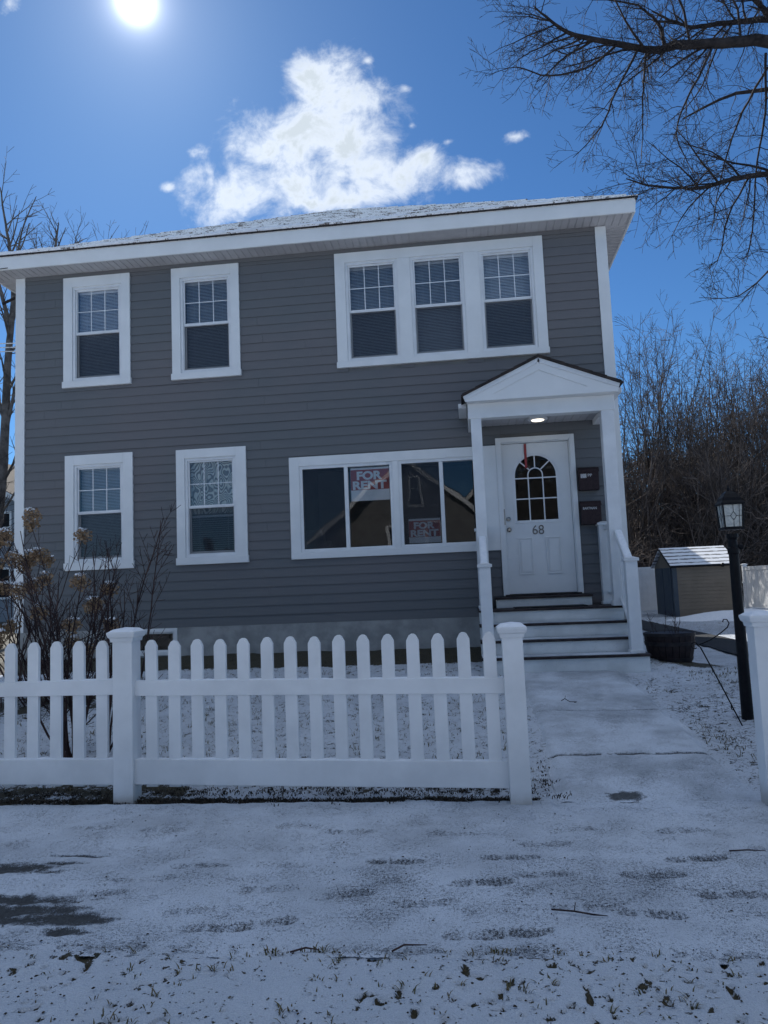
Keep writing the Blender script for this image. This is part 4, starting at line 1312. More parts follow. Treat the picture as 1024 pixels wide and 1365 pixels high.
def post(parent, xl, zt, zb=-.05, w=.131):
    x = xl + w / 2; y = fy(x) + w / 2; h = w / 2
    mb = MB(); mb.box(x - h, x + h, y - h, y + h, zb, zt - .075)
    p = ob('post', mb, MT['fence'], parent, .004)
    mb = MB()
    prof = [(h + .008, zt - .088), (h + .012, zt - .066), (h + .022, zt - .056), (h + .027, zt - .038), (h + .027, zt - .026), (.02, zt - .004)]
    b = len(mb.v)
    for (e, z_) in prof: mb.v += [(x - e, y - e, z_), (x + e, y - e, z_), (x + e, y + e, z_), (x - e, y + e, z_)]
    for i in range(len(prof) - 1):
        for k in range(4):
            k2 = (k + 1) % 4; mb.f.append((b + i * 4 + k, b + i * 4 + k2, b + i * 4 + 4 + k2, b + i * 4 + 4 + k))
    mb.f.append((b, b + 3, b + 2, b + 1)); e_ = b + 4 * (len(prof) - 1); mb.f.append((e_, e_ + 1, e_ + 2, e_ + 3))
    cp_ = ob('post_cap', mb, MT['white'], parent, .002)
    mb = MB(); e = h + .022; b = 0
    mb.v = [(x - e, y - e, zt - .024), (x + e, y - e, zt - .024), (x + e, y + e, zt - .024), (x - e, y + e, zt - .024)]
    q = e * .72
    mb.v += [(x - q, y - q, zt - .008), (x + q, y - q, zt - .006), (x + q, y + q, zt - .006), (x - q, y + q, zt - .008), (x, y, zt + .003)]
    for k in range(4):
        k2 = (k + 1) % 4; mb.f += [(k, k2, 4 + k2, 4 + k), (4 + k, 4 + k2, 8)]
    ob('snow_cap', mb, MT['snow'], cp_, .004)
    return p


def rail(parent, xa, xb, z0, z1, z0b=None, z1b=None, th=.044, off=.043):
    z0b = z0 if z0b is None else z0b; z1b = z1 if z1b is None else z1b
    ya, yb = fy(xa) + off, fy(xb) + off
    mb = MB(); b = 0
    mb.v = [(xa, ya, z0), (xb, yb, z0b), (xb, yb + th, z0b), (xa, ya + th, z0), (xa, ya, z1), (xb, yb, z1b), (xb, yb + th, z1b), (xa, ya + th, z1)]
    mb.f = [(0, 3, 2, 1), (4, 5, 6, 7), (0, 1, 5, 4), (1, 2, 6, 5), (2, 3, 7, 6), (3, 0, 4, 7)]
    r_ = ob('rail', mb, MT['fence'], parent, .003)
    # thin broken snow on the rail top
    mb = MB(); n = max(4, int((xb - xa) / .03)); h = .003
    for i in range(n + 1):
        t = i / n; x = xa + .003 + (xb - xa - .006) * t; zt_ = z1 + (z1b - z1) * t
        h = min(.009, max(.0006, h + rng.uniform(-.003, .003))); yy = fy(x) + off
        mb.v += [(x, yy + .002 + rng.uniform(0, .008), zt_ + .0005), (x, yy + .012, zt_ + h), (x, yy + th - .012, zt_ + h), (x, yy + th - .003, zt_ + .0005)]
        if i:
            b = len(mb.v) - 8
            for k in range(4): k2 = (k + 1) % 4; mb.f.append((b + k, b + k2, b + 4 + k2, b + 4 + k))
    ob('rail_snow', mb, MT['snow'], r_)
    return r_


def picket(parent, xc, zb, zt, w=.077):
    y = fy(xc) + .051; h = w / 2
    j = rng.uniform(-.003, .003); zt += rng.uniform(-.004, .004); y += rng.uniform(-.0015, .0015); tl = rng.uniform(-.003, .003)
    pts = [(xc - h, zb), (xc + h, zb), (xc + h + j * .3, zt - .040), (xc + h * .55, zt - .008), (xc + h * .2, zt), (xc - h * .2, zt), (xc - h * .55, zt - .008), (xc - h + j * .3, zt - .040)]
    mb = MB(); mb.prism([(p[0] + tl * p[1], y, p[1]) for p in pts], (0, .028, 0))
    return ob('picket', mb, MT['fence'], parent, .0025)


fence = thing('picket_fence', (-1.0, 4.65, 0), 'white vinyl picket fence with two capped posts across the front lawn', 'fence')
post(fence, -2.300, 1.100); post(fence, .163, 1.055, w=.121)
post(fence, -4.78, 1.12)
rail(fence, -2.170, .164, .665, .760, .640, .730); rail(fence, -2.170, .164, .118, .272, .098, .250, off=.035, th=.06)
rail(fence, -4.650, -2.298, .675, .768); rail(fence, -4.650, -2.298, .115, .272, off=.035, th=.06)
for k in range(15):
    xc = -2.060 + k * .1536
    zt_ = .995 - .012 * k / 14 + (.0 if k else .0)
    # slight droop towards the middle like a scalloped panel
    picket(fence, xc, .10, zt_ + .018)
for k in range(14):
    picket(fence, -2.402 - k * .163, .10, 1.022)
f2 = thing('picket_fence', (1.6, 4.6, 0.05), 'white vinyl fence post beyond the gap, right of the snowy walkway', 'fence')
post(f2, 1.556, 1.075, .0, w=.121)
rail(f2, 1.675, 4.0, .665, .760); rail(f2, 1.675, 4.0, .14, .29, off=.035, th=.06)
for k in range(15): picket(f2, 1.76 + k * .15, .12, 1.02)
post(f2, 4.0, 1.08)

# ------------------------------------------------------------------ tapering twig meshes
class Segs:
    def __init__(s_): s_.a = []

    def add(s_, p, q, r0, r1): s_.a.append((p[0], p[1], p[2], q[0], q[1], q[2], r0, r1))

    def mesh(s_, name, mat, parent=None, loc=None, label=None):
        A = np.array(s_.a, float)
        org = WORG[parent.name] if parent is not None else Vector(loc if loc else (0, 0, 0))
        P = A[:, 0:3] - np.array(org); Q = A[:, 3:6] - np.array(org)
        r = A[:, 6:8]
        D_ = Q - P; Ln = np.linalg.norm(D_, axis=1, keepdims=True) + 1e-9; D_ = D_ / Ln
        Q = Q + D_ * r[:, 1:2] * 0.5
        ref = np.where(np.abs(D_[:, 2:3]) < .9, np.array([[0, 0, 1.]]), np.array([[1., 0, 0]]))
        e1 = np.cross(D_, ref); e1 /= np.linalg.norm(e1, axis=1, keepdims=True); e2 = np.cross(D_, e1)
        vs, fs, off = [], [], 0
        for n, sel in ((8, r[:, 0] > .045), (5, (r[:, 0] <= .045) & (r[:, 0] > .012)), (3, r[:, 0] <= .012)):
            if not sel.any(): continue
            p, q, a1, a2, rr = P[sel], Q[sel], e1[sel], e2[sel], r[sel]
            m_ = len(p); th = 2 * PI * np.arange(n) / n
            c_ = np.cos(th)[None, :, None]; s__ = np.sin(th)[None, :, None]
            rad = a1[:, None, :] * c_ + a2[:, None, :] * s__
            v0 = p[:, None, :] + rad * rr[:, 0][:, None, None]; v1 = q[:, None, :] + rad * rr[:, 1][:, None, None]
            V = np.concatenate([v0, v1], 1).reshape(-1, 3)
            base = off + np.arange(m_)[:, None] * 2 * n
            k = np.arange(n)[None, :]; k2 = (k + 1) % n
            F = np.stack([base + k, base + k2, base + n + k2, base + n + k], -1).reshape(-1, 4)
            vs.append(V); fs.append(F); off += len(V)
        V = np.concatenate(vs); F = np.concatenate(fs)
        me = bpy.data.meshes.new(name)
        me.vertices.add(len(V)); me.vertices.foreach_set('co', V.ravel())
        me.loops.add(F.size); me.loops.foreach_set('vertex_index', F.ravel().astype(np.int32))
        me.polygons.add(len(F)); me.polygons.foreach_set('loop_start', (np.arange(len(F)) * 4).astype(np.int32))
        try: me.polygons.foreach_set('loop_total', np.full(len(F), 4, np.int32))
        except Exception: pass
        me.update(calc_edges=True)
        me.polygons.foreach_set('use_smooth', np.ones(len(F), bool))
        me.materials.append(mat)
        o = bpy.data.objects.new(name, me); COL.objects.link(o)
        if parent is not None: o.parent = parent
        else: o.location = org
        if label: o['label'] = label
        return o


def rvec(rg): return Vector((rg.gauss(0, 1), rg.gauss(0, 1), rg.gauss(0, 1))).normalized()


def grow(S_, rg, p, d, Ln, r0, lev, P):
    """P: dict of lists by level: seg, wig, trop (vector), n (children per metre), ratio, ang, rmin"""
    sl = P['seg'][lev]; n = max(2, int(Ln / sl)); sl = Ln / n
    rend = max(r0 * P.get('taper', .35), P['rmin'])
    pts = [(Vector(p), Vector(d), r0)]
    p = Vector(p); d = Vector(d).normalized()
    for i in range(n):
        d = (d + rvec(rg) * P['wig'][lev] + Vector(P['trop'][lev])).normalized()
        q = p + d * sl
        ra = r0 + (rend - r0) * i / n; rb = r0 + (rend - r0) * (i + 1) / n
        S_.add(p, q, ra, rb); p = q; pts.append((p, d, rb))
    spawn(S_, rg, pts, Ln, lev, P)


def spawn(S_, rg, pts, Ln, lev, P):
    if lev + 1 >= len(P['seg']): return
    nc = P['n'][lev] * Ln
    nc = int(nc) + (rg.random() < nc - int(nc))
    for k in range(nc):
        t = P['start'][lev] + (1 - P['start'][lev]) * (k + rg.random()) / max(nc, 1)
        i = min(int(t * (len(pts) - 1)), len(pts) - 1)
        q, dd, rr = pts[i]
        ax = dd.cross(rvec(rg))
        if ax.length < 1e-3: continue
        ang = R(P['ang'][lev] + rg.gauss(0, 10))
        nd = Matrix.Rotation(ang, 3, ax.normalized()) @ dd
        cl = P['len'][lev + 1] * rg.uniform(.55, 1.25) * (1 - .45 * t)
        cr = min(rr * P['rr'], P['rad'][lev + 1] * rg.uniform(.7, 1.2))
        grow(S_, rg, q, nd, cl, max(cr, P['rmin']), lev + 1, P)


def limb(S_, rg, pts, r0, r1, P, lev=1, sub=4):
    """a limb led through given points (smoothed), with its own side branches"""
    pts = [Vector(q) for q in pts]; out = []
    for i in range(len(pts) - 1):
        a = pts[max(i - 1, 0)]; b_ = pts[i]; c_ = pts[i + 1]; d_ = pts[min(i + 2, len(pts) - 1)]
        for k in range(sub):
            t = k / sub
            q = 0.5 * ((2 * b_) + (c_ - a) * t + (2 * a - 5 * b_ + 4 * c_ - d_) * t * t + (-a + 3 * b_ - 3 * c_ + d_) * t ** 3)
            out.append(q + rvec(rg) * .012)
    out.append(pts[-1])
    n = len(out) - 1; Ln = 0; pl = []
    for i in range(n):
        ra = r0 + (r1 - r0) * i / n; rb = r0 + (r1 - r0) * (i + 1) / n
        S_.add(out[i], out[i + 1], ra, rb); Ln += (out[i + 1] - out[i]).length
        pl.append((out[i], (out[i + 1] - out[i]).normalized(), ra))
    pl.append((out[-1], (out[-1] - out[-2]).normalized(), r1))
    spawn(S_, rg, pl, Ln, lev, P)


# --- the maple reaching in at the upper right (trunk stands out of frame)
rg = random.Random(11)
maple = thing('bare_maple', (9.6, 16.6, .1), 'large bare tree reaching its drooping twigs over the house corner from the right', 'tree')
T_ = Segs()
PM = dict(seg=[.5, .25, .14, .09, .06], wig=[.10, .17, .22, .28, .34], trop=[(0, 0, 0), (-.03, 0, -.05), (0, 0, -.05), (0, 0, -.01), (0, 0, .09)],
          n=[2.5, 4.4, 5.4, 7, 0], start=[.35, .08, .12, .12, .1], ang=[50, 52, 48, 46, 40], len=[5, 2.0, 1.15, .50, .20],
          rad=[.2, .026, .011, .006, .0040], rr=.55, rmin=.0034, taper=.3)
trk = Segs()
tp = [(9.6, 16.6, 0), (9.55, 16.6, 3), (9.4, 16.5, 6), (9.5, 16.4, 8.5), (9.2, 16.4, 11), (9.4, 16.5, 13.5), (9.3, 16.7, 16)]
for i in range(len(tp) - 1):
    trk.add(tp[i], tp[i + 1], .34 - .045 * i, .34 - .045 * (i + 1))
trk.mesh('trunk', MT['bark_dark'], maple)
limb(T_, rg, [(9.4, 16.5, 10), (8.2, 16.2, 11.9), (6.89, 16.0, 12.52), (5.92, 15.8, 12.46), (4.89, 15.6, 12.4), (4.4, 15.5, 12.27), (3.57, 15.3, 12.38), (2.72, 15.0, 12.44), (2.21, 14.8, 12.67), (1.87, 14.6, 12.88)], .15, .014, PM, 0)
limb(T_, rg, [(9.3, 16.5, 12.5), (8.2, 16.7, 13.3), (7.28, 16.8, 13.61), (6.41, 16.8, 13.65), (5.74, 17.0, 13.79), (5.37, 17.0, 13.95), (4.92, 17.2, 14.45)], .09, .02, PM, 0)
limb(T_, rg, [(9.3, 16.5, 11.3), (8.2, 16.3, 12.2), (7.12, 16.2, 13.23), (6.72, 16.0, 13.51), (6.42, 16.0, 14.07), (6.2, 16, 14.9)], .085, .03, PM, 0)
limb(T_, rg, [(4.66, 15.6, 12.4), (4.53, 15.4, 12.72), (4.27, 15.2, 12.86), (3.89, 15.0, 13.0), (2.87, 14.6, 12.91)], .045, .012, PM)
limb(T_, rg, [(9.5, 16.4, 7.6), (7.9, 15.6, 8.6), (7.0, 15.2, 9.05), (6.22, 15.0, 9.06), (5.48, 14.8, 8.93), (4.92, 14.7, 8.77), (4.44, 14.5, 8.68), (3.74, 14.2, 8.65), (3.29, 14.0, 8.72)], .085, .010, PM, 0)
limb(T_, rg, [(4.23, 15.5, 12.26), (4.0, 15.0, 11.25), (3.89, 14.8, 10.49), (3.75, 14.6, 9.41)], .028, .008, PM)
limb(T_, rg, [(5.7, 15.8, 12.45), (5.28, 15.4, 11.62), (4.83, 15.0, 10.81), (4.5, 14.8, 9.94), (4.7, 14.6, 9.0)], .032, .008, PM)
limb(T_, rg, [(3.57, 15.3, 12.34), (3.02, 15.0, 11.76), (2.11, 14.6, 11.34), (1.43, 14.4, 11.46), (0.8, 14.2, 11.22)], .03, .006, PM)
limb(T_, rg, [(4.04, 15.4, 12.24), (3.43, 15.0, 11.09), (3.06, 14.8, 10.28), (2.44, 14.6, 9.58)], .03, .007, PM)
limb(T_, rg, [(8.0, 15.5, 8.5), (6.9, 15.2, 7.8), (6.15, 15.0, 7.18), (5.33, 14.6, 6.5), (4.48, 14.2, 6.38)], .03, .006, PM)
limb(T_, rg, [(6.9, 16.2, 12.4), (6.78, 16.2, 11.06), (6.29, 15.6, 9.67), (5.84, 15.2, 7.68), (5.54, 15.0, 7.39)], .03, .008, PM)
limb(T_, rg, [(7.27, 17.0, 12.61), (6.56, 16.8, 11.48), (5.95, 16.5, 10.14), (5.51, 16.2, 8.67)], .032, .008, PM)
limb(T_, rg, [(5.88, 15.0, 9.05), (5.25, 14.6, 8.06), (5.02, 14.5, 7.29), (4.66, 14.3, 6.94)], .022, .006, PM)
limb(T_, rg, [(5.2, 15.7, 12.4), (4.9, 15.2, 13.1), (4.3, 14.9, 13.5), (3.4, 14.6, 13.7)], .03, .008, PM)
limb(T_, rg, [(6.3, 15.9, 12.5), (6.1, 15.6, 13.3), (5.2, 15.4, 13.9), (4.2, 15.2, 14.2)], .03, .008, PM)
limb(T_, rg, [(2.9, 15.1, 12.4), (2.5, 14.8, 11.9), (2.0, 14.6, 12.1), (1.3, 14.4, 12.3)], .018, .006, PM)
limb(T_, rg, [(7.6, 16.2, 12.2), (7.2, 15.6, 10.8), (6.9, 15.2, 9.8), (6.6, 15.0, 8.6)], .03, .008, PM)
limb(T_, rg, [(6.5, 16.8, 13.6), (6.0, 16.4, 12.8), (5.4, 16.2, 11.6), (4.6, 16, 10.9)], .028, .007, PM)
limb(T_, rg, [(7.9, 15.5, 7.2), (7.0, 15.2, 6.1), (6.3, 15, 5.7), (5.7, 14.8, 5.75)], .022, .006, PM)
PM2 = dict(PM); PM2['n'] = [2, 1.4, 2.0, 2.0, 0]
for (a_, z_) in ((.3, 9.5), (1.2, 11), (2.2, 12), (-.6, 10.5), (-1.3, 12.5), (.8, 14), (-.2, 14.5), (4.6, 14.5), (5.4, 15)):
    d = Vector((math.cos(a_), math.sin(a_), .35))
    limb(T_, rg, [(9.4, 16.5, z_), Vector((9.4, 16.5, z_)) + d * 1.6, Vector((9.4, 16.5, z_)) + d * 3.4 + Vector((0, 0, .3)), Vector((9.4, 16.5, z_)) + d * 5], .09, .02, PM2)
T_.mesh('crown', MT['bark_dark'], maple)

# --- trees at the left
rg = random.Random(5)
PL = dict(seg=[.6, .35, .22, .15], wig=[.06, .10, .14, .18], trop=[(0, 0, .05), (0, 0, .06), (0, 0, .04), (0, 0, .03)],
          n=[1.4, 2.2, 3.2, 0], start=[.3, .15, .15, .1], ang=[38, 40, 42, 40], len=[5, 2.6, 1.2, .5], rad=[.2, .05, .02, .009], rr=.6, rmin=.0065, taper=.3)
ta = thing('bare_tree', (-16.1, 24, .1), 'tall bare tree with forked dark trunk beyond the left corner of the house', 'tree')
T_ = Segs()
T_.add((-16.3, 24, 0), (-16.04, 24, 2.37), .26, .22)
T_.mesh('trunk', MT['bark_grey'], ta)
T_ = Segs()
limb(T_, rg, [(-16.04, 24.0, 2.37), (-15.74, 24.0, 5.43), (-15.65, 24.0, 6.72), (-15.58, 24.0, 8.85), (-15.46, 24.0, 10.69), (-15.35, 24.0, 11.89), (-15.48, 24.0, 13.4), (-15.66, 24.0, 14.52), (-15.89, 24.0, 15.94)], .19, .02, PL, 0)
limb(T_, rg, [(-15.41, 24.0, 11.49), (-15.25, 24.0, 13.24), (-14.98, 24.0, 14.46), (-14.53, 24.0, 15.46)], .055, .012, PL)
limb(T_, rg, [(-15.67, 24.0, 6.73), (-15.28, 24.0, 8.54), (-15.01, 24.0, 9.58), (-14.7, 24, 10.9)], .07, .015, PL)
limb(T_, rg, [(-15.8, 24.0, 5.2), (-15.2, 24.0, 6.3), (-14.9, 24.0, 8.0)], .06, .015, PL)
limb(T_, rg, [(-15.9, 24.0, 4.0), (-15.3, 24.0, 4.9), (-14.8, 24.0, 5.6)], .05, .015, PL)
limb(T_, rg, [(-15.5, 24, 11), (-16.2, 24.2, 13), (-16.8, 24.2, 15), (-17.2, 24, 17)], .08, .012, PL)
limb(T_, rg, [(-15.6, 24, 7.5), (-16.8, 24.2, 10), (-17.9, 24.4, 12.5), (-18.6, 24.5, 15)], .1, .012, PL)
T_.mesh('crown', MT['bark_grey'], ta)
tb = thing('bare_tree', (-16.9, 30, .1), 'more distant bare tree showing its rounded top above the left roof edge', 'tree')
T_ = Segs(); T_.add((-16.9, 30, 0), (-17.04, 30, 10.8), .24, .15); T_.mesh('trunk', MT['bark_grey'], tb)
T_ = Segs()
limb(T_, rg, [(-17.04, 30, 10.8), (-17.1, 30, 14), (-17.25, 30.0, 16.4), (-17.12, 30.0, 17.7)], .15, .02, PL, 0)
limb(T_, rg, [(-17.04, 30.0, 13), (-16.6, 30.0, 15.4), (-16.1, 30.0, 16.9)], .08, .015, PL, 0)
limb(T_, rg, [(-17.04, 30.0, 13.5), (-16.2, 30.0, 15.0), (-15.2, 30.0, 16.3), (-14.8, 30, 16.6)], .07, .012, PL, 0)
limb(T_, rg, [(-17.04, 30.0, 13), (-17.8, 30.0, 15.4), (-18.3, 30.0, 17)], .07, .012, PL, 0)
T_.mesh('crown', MT['bark_grey'], tb)
rg = random.Random(9)
PB = dict(seg=[.5, .3, .2, .2], wig=[.08, .13, .18, .2], trop=[(0, 0, .05), (0, 0, .05), (0, 0, .04), (0, 0, .03)], n=[1.5, 2.4, 3.0, 0], start=[.2, .12, .15, .1], ang=[34, 38, 42, 40],
          len=[9, 2.4, 1.0, .45], rad=[.06, .020, .010, .007], rr=.55, rmin=.0062, taper=.15)
# young trees and brush low at the left
for (x, y, h, lb) in ((-13.2, 19.5, 4.6, 'thin bare sapling low at the left beside the house corner'), (-12.2, 16.5, 3.4, 'small bare sapling nearest the left house corner')):
    t = thing('bare_sapling', (x, y, .1), lb, 'tree')
    T_ = Segs(); T_.add((x, y, 0), (x + .05, y, 1.0), .06, .05); T_.mesh('trunk', MT['bark_dark'], t)
    T_ = Segs()
    for k in range(7):
        grow(T_, rg, (x + .05, y, .9), (rg.uniform(-.5, .5), rg.uniform(-.5, .5), 1), h * rg.uniform(.6, .9), .035, 0, PB)
    T_.mesh('crown', MT['bark_dark'], t)

# --- right-hand trees and the thicket behind the shed
rg = random.Random(21)
spots = [(6.6, 32, 13.6), (7.4, 33, 14.4), (8.4, 34, 12.8), (9.4, 33, 10.2), (10.9, 35, 12.6), (11.9, 34, 11.4), (13.0, 36, 12.8), (14.2, 34, 12.2), (15.6, 36, 12.6), (10.2, 31, 9.2)]
desc = ['tall upswept bare tree hard against the right house corner', 'tallest slender bare tree just right of the house corner', 'slender bare tree third from the house corner, beyond the shed',
        'short bare tree above the left end of the shed roof', 'dense dark bare tree above the shed', 'bare tree directly behind the lamp post lantern', 'dense bare tree right of the lantern at the frame edge',
        'bare tree beyond the right edge of the thicket', 'furthest right bare tree of the thicket', 'low spreading bare tree behind the shed roof ridge']
for (x, y, h), lb in zip(spots, desc):
    t = thing('bare_tree', (x, y, .1), lb, 'tree', 'bare trees behind the shed')
    T_ = Segs(); T_.add((x, y, 0), (x, y, 1.2), .16, .13); T_.mesh('trunk', MT['bark_grey'], t)
    T_ = Segs()
    for k in range(11):
        d = Vector((rg.uniform(-.30, .30), rg.uniform(-.3, .3), 1))
        grow(T_, rg, (x + rg.uniform(-.1, .1), y + rg.uniform(-.1, .1), 1.0), d, h * rg.uniform(.66, .98) - 1, .048, 0, PB)
    T_.mesh('crown', MT['twig'], t)
T_ = Segs()                          # the tangle nobody could count
PT = dict(seg=[.6, .4, .3], wig=[.16, .28, .32], trop=[(0, 0, .05), (0, 0, .02), (0, 0, 0)], n=[2.2, 1.8, 0], start=[.1, .1, .1], ang=[48, 52, 50],
          len=[5, 2.2, 1.0], rad=[.04, .016, .011], rr=.55, rmin=.010, taper=.3)
for k in range(360):
    x = rg.uniform(3, 20); y = rg.uniform(36, 44)
    top = np.interp(x, [1, 8, 9.5, 12, 24], [8.0, 8.0, 7.6, 11.4, 12.0]) * (1 + .12 * rg.random())
    grow(T_, rg, (x, y, gzf(x, y)), (rg.uniform(-.35, .35), rg.uniform(-.2, .2), 1), top * rg.uniform(.55, .95), .045, 0, PT)
PT2 = dict(PT); PT2['trop'] = [(0, 0, -.03), (0, 0, -.02), (0, 0, 0)]; PT2['n'] = [2.0, 1.6, 0]
for k in range(230):
    x = rg.uniform(3, 18); y = rg.uniform(29.5, 36)
    grow(T_, rg, (x, y, gzf(x, y)), (rg.uniform(-.9, .9), rg.uniform(-.4, .4), .9), rg.uniform(2.5, 6.0), .028, 0, PT2)
tk = T_.mesh('thicket', MT['twig']); tag(tk, 'dense tangle of bare brush behind the shed and vinyl fence', 'thicket', kind='stuff')
# dark evergreen growth inside the thicket
rngn = np.random.default_rng(4)


def leaf_cloud(name, clumps, per, size, mat, sq=.7, parent=None):
    V, F = [], []; k = 0
    for (cx_, cy2, cz_, rx, ry, rz) in clumps:
        n = int(per * rx * rz)
        u_ = rngn.normal(size=(n, 3)); u_ /= np.linalg.norm(u_, axis=1, keepdims=True); rr = rngn.random((n, 1)) ** .5
        C = np.array([cx_, cy2, cz_]) + u_ * rr * np.array([rx, ry, rz])
        a = rngn.normal(size=(n, 3)); a /= np.linalg.norm(a, axis=1, keepdims=True)
        b = np.cross(a, rngn.normal(size=(n, 3))); b /= np.linalg.norm(b, axis=1, keepdims=True)
        s_ = size * rngn.uniform(.6, 1.4, (n, 1))
        V.append(np.stack([C - a * s_, C + b * s_ * sq, C + a * s_, C - b * s_ * sq], 1).reshape(-1, 3))
        F.append(np.arange(n * 4).reshape(-1, 4) + k); k += n * 4
    V = np.concatenate(V); F = np.concatenate(F)
    if parent is not None: V = V - np.array(WORG[parent.name])
    me = bpy.data.meshes.new(name); me.from_pydata(V.tolist(), [], F.tolist()); me.materials.append(mat)
    o = bpy.data.objects.new(name, me); COL.objects.link(o)
    if parent is not None: o.parent = parent
    return o


cl = []
for k in range(70):
    x = rngn.uniform(2, 24); z_ = rngn.uniform(.5, 5.6 if x > 9.5 else 3.6)
    z_ = z_ * 1.25
    cl.append((x, rngn.uniform(37, 44), z_ + .5, rngn.uniform(.8, 1.7), 1.2, rngn.uniform(.8, 1.5)))
o = leaf_cloud('evergreen_undergrowth', cl, 330, .085, MT['evergreen'])
tag(o, 'dark evergreen undergrowth filling the gaps in the bare thicket', 'undergrowth', kind='stuff')

# ------------------------------------------------------------------ shrubs
rg = random.Random(31)
PS = dict(seg=[.12, .08, .05], wig=[.10, .13, .16], trop=[(0, 0, .04), (0, 0, .05), (0, 0, .03)], n=[8.0, 15, 0], start=[.25, .25, .1], ang=[30, 38, 44],
          len=[1.5, .42, .13], rad=[.011, .005, .0026], rr=.6, rmin=.0021, taper=.3)
for nm, lb, bases, seed in (('bare_shrub', 'dark bare many-stemmed shrub just behind the picket fence at the left', [((-3.14, 5.7, .05), (-.25, 0, 1), 1.75), ((-3.16, 5.72, .05), (-.5, .1, 1), 1.7), ((-3.12, 5.7, .05), (-.05, 0, 1), 1.9),
                             ((-3.12, 5.68, .05), (.15, .05, 1), 1.7), ((-3.15, 5.75, .05), (-.1, .3, 1), 1.7), ((-3.1, 5.72, .05), (.25, 0, 1), 1.5), ((-3.15, 5.66, .05), (-.35, -.1, 1), 1.5), ((-3.18, 5.7, .05), (-.7, 0, 1), 1.6), ((-3.14, 5.72, .05), (.05, .2, 1), 1.3), ((-3.16, 5.7, .05), (-.15, -.2, 1), 1.4), ((-3.14, 5.7, .05), (.35, .1, 1), 1.25), ((-3.13, 5.7, .05), (-.45, .2, 1), 1.3), ((-3.2, 5.7, .05), (.02, .1, 1), 1.55), ((-3.16, 5.7, .05), (-.32, .1, 1), 1.75), ((-3.1, 5.7, .05), (.1, .1, 1), 1.1)], 1),
                            ('bare_shrub', 'smaller bare shrub leaning right, beside the left fence post', [((-2.90, 5.75, .05), (.02, 0, 1), 1.75), ((-2.88, 5.76, .05), (.26, 0, 1), 2.0), ((-2.89, 5.74, .05), (.42, .05, 1), 2.0), ((-2.9, 5.76, .05), (.12, .2, 1), 1.7),
                             ((-2.91, 5.75, .05), (-.1, .1, 1), 1.5), ((-2.9, 5.72, .05), (.25, -.1, 1), 1.4)], 2)):
    t = thing(nm, (bases[0][0][0], bases[0][0][1], .05), lb, 'shrub')
    T_ = Segs()
    for (b_, d_, h_) in bases:
        grow(T_, rg, b_, d_, h_ * .97, .012, 0, PS)
    T_.mesh('stems', MT['shrub'], t)
# hydrangea with dried flower heads, against the wall
hy = thing('hydrangea', (-4.75, 7.6, .25), 'hydrangea bush with brown dried flower heads dusted with snow, left corner', 'shrub')
T_ = Segs(); heads = []
PH = dict(PS); PH['n'] = [2.0, 3, 0]
targets = [(-4.93, 7.5, 1.95), (-4.60, 7.5, 2.12), (-4.42, 7.5, 1.55), (-4.84, 7.4, 1.45), (-5.2, 7.6, 1.7), (-5.05, 7.4, 1.3), (-5.3, 7.5, 1.25), (-4.7, 7.4, 1.05),
           (-5.0, 7.3, 1.05), (-5.35, 7.4, .95), (-4.45, 7.5, 1.2), (-4.05, 7.6, 1.45), (-3.95, 7.6, 1.2), (-3.8, 7.7, 1.35), (-4.1, 7.5, 1.0), (-3.75, 7.6, 1.05), (-4.15, 7.8, 1.95), (-4.6, 7.7, 1.75),
           (-5.5, 7.6, 1.5), (-5.15, 7.8, 2.0), (-4.9, 7.9, 1.7), (-4.25, 7.7, .85), (-5.7, 7.7, 1.2), (-5.6, 7.5, .85), (-4.85, 7.3, .8), (-4.0, 7.5, .8), (-5.25, 7.3, 1.45), (-4.65, 7.35, 1.4), (-5.0, 7.5, 1.65), (-4.72, 7.4, 1.75)]
for q in targets:
    base = Vector((-4.7 + rg.uniform(-.4, .4), 7.7 + rg.uniform(-.2, .2), .2)); q = Vector(q) + rvec(rg) * .04
    mid = base.lerp(q, .5) + Vector((rg.uniform(-.05, .05), 0, .1))
    limb(T_, rg, [base, mid, q], .010, .004, PH, 0, 5)
    heads.append(q)
T_.mesh('stems', MT['shrub'], hy)
for q in list(heads):
    if q[0] < -4.5 and rg.random() < .7: heads.append(q + Vector((rg.uniform(-.16, .16), rg.uniform(-.1, .15), rg.uniform(-.14, .12))))
for q in heads:
    r_ = rg.uniform(.075, .115)
    o = leaf_cloud('flower_head', [(q[0], q[1], q[2], r_ * 1.05, r_, r_ * .9)], 24000, .013, MT['flower'], .9, hy)
    o2 = leaf_cloud('snow_cap', [(q[0] + rg.uniform(-.3, .3) * r_, q[1], q[2] + r_ * .75, r_ * .6, r_ * .6, r_ * .18)], 45000, .010, MT['snow'], .9, hy)
    o2.parent = o

# ------------------------------------------------------------------ lamp post
lp = thing('lamp_post', (2.12, 6.5, .1), 'black post lamp with leaded glass lantern at the right of the walkway', 'street lamp')
lx, ly = 2.152, 6.5
mb = MB(); mb.lathe((lx, ly, .04), [(.055, 0), (.052, .02), (.046, .05), (.040, 1.1), (.038, 1.40), (.045, 1.41), (.045, 1.45), (.036, 1.46), (.034, 1.52), (.046, 1.54), (.046, 1.57)], 20)
ob('post', mb, MT['dark'], lp, smooth=False)
mb = MB(); mb.tube([(lx + .04, ly, 1.50), (lx + .075, ly, 1.50)], .022, 10); ob('photocell', mb, MT['dark'], lp)
z0, z1 = 1.665, 1.845; hw0, hw1 = .070, .080
lan = ob('lantern_frame', MB().box(lx - hw0 - .008, lx + hw0 + .008, ly - hw0 - .008, ly + hw0 + .008, z0 - .022, z0), MT['dark'], lp, .002)
mb = MB()
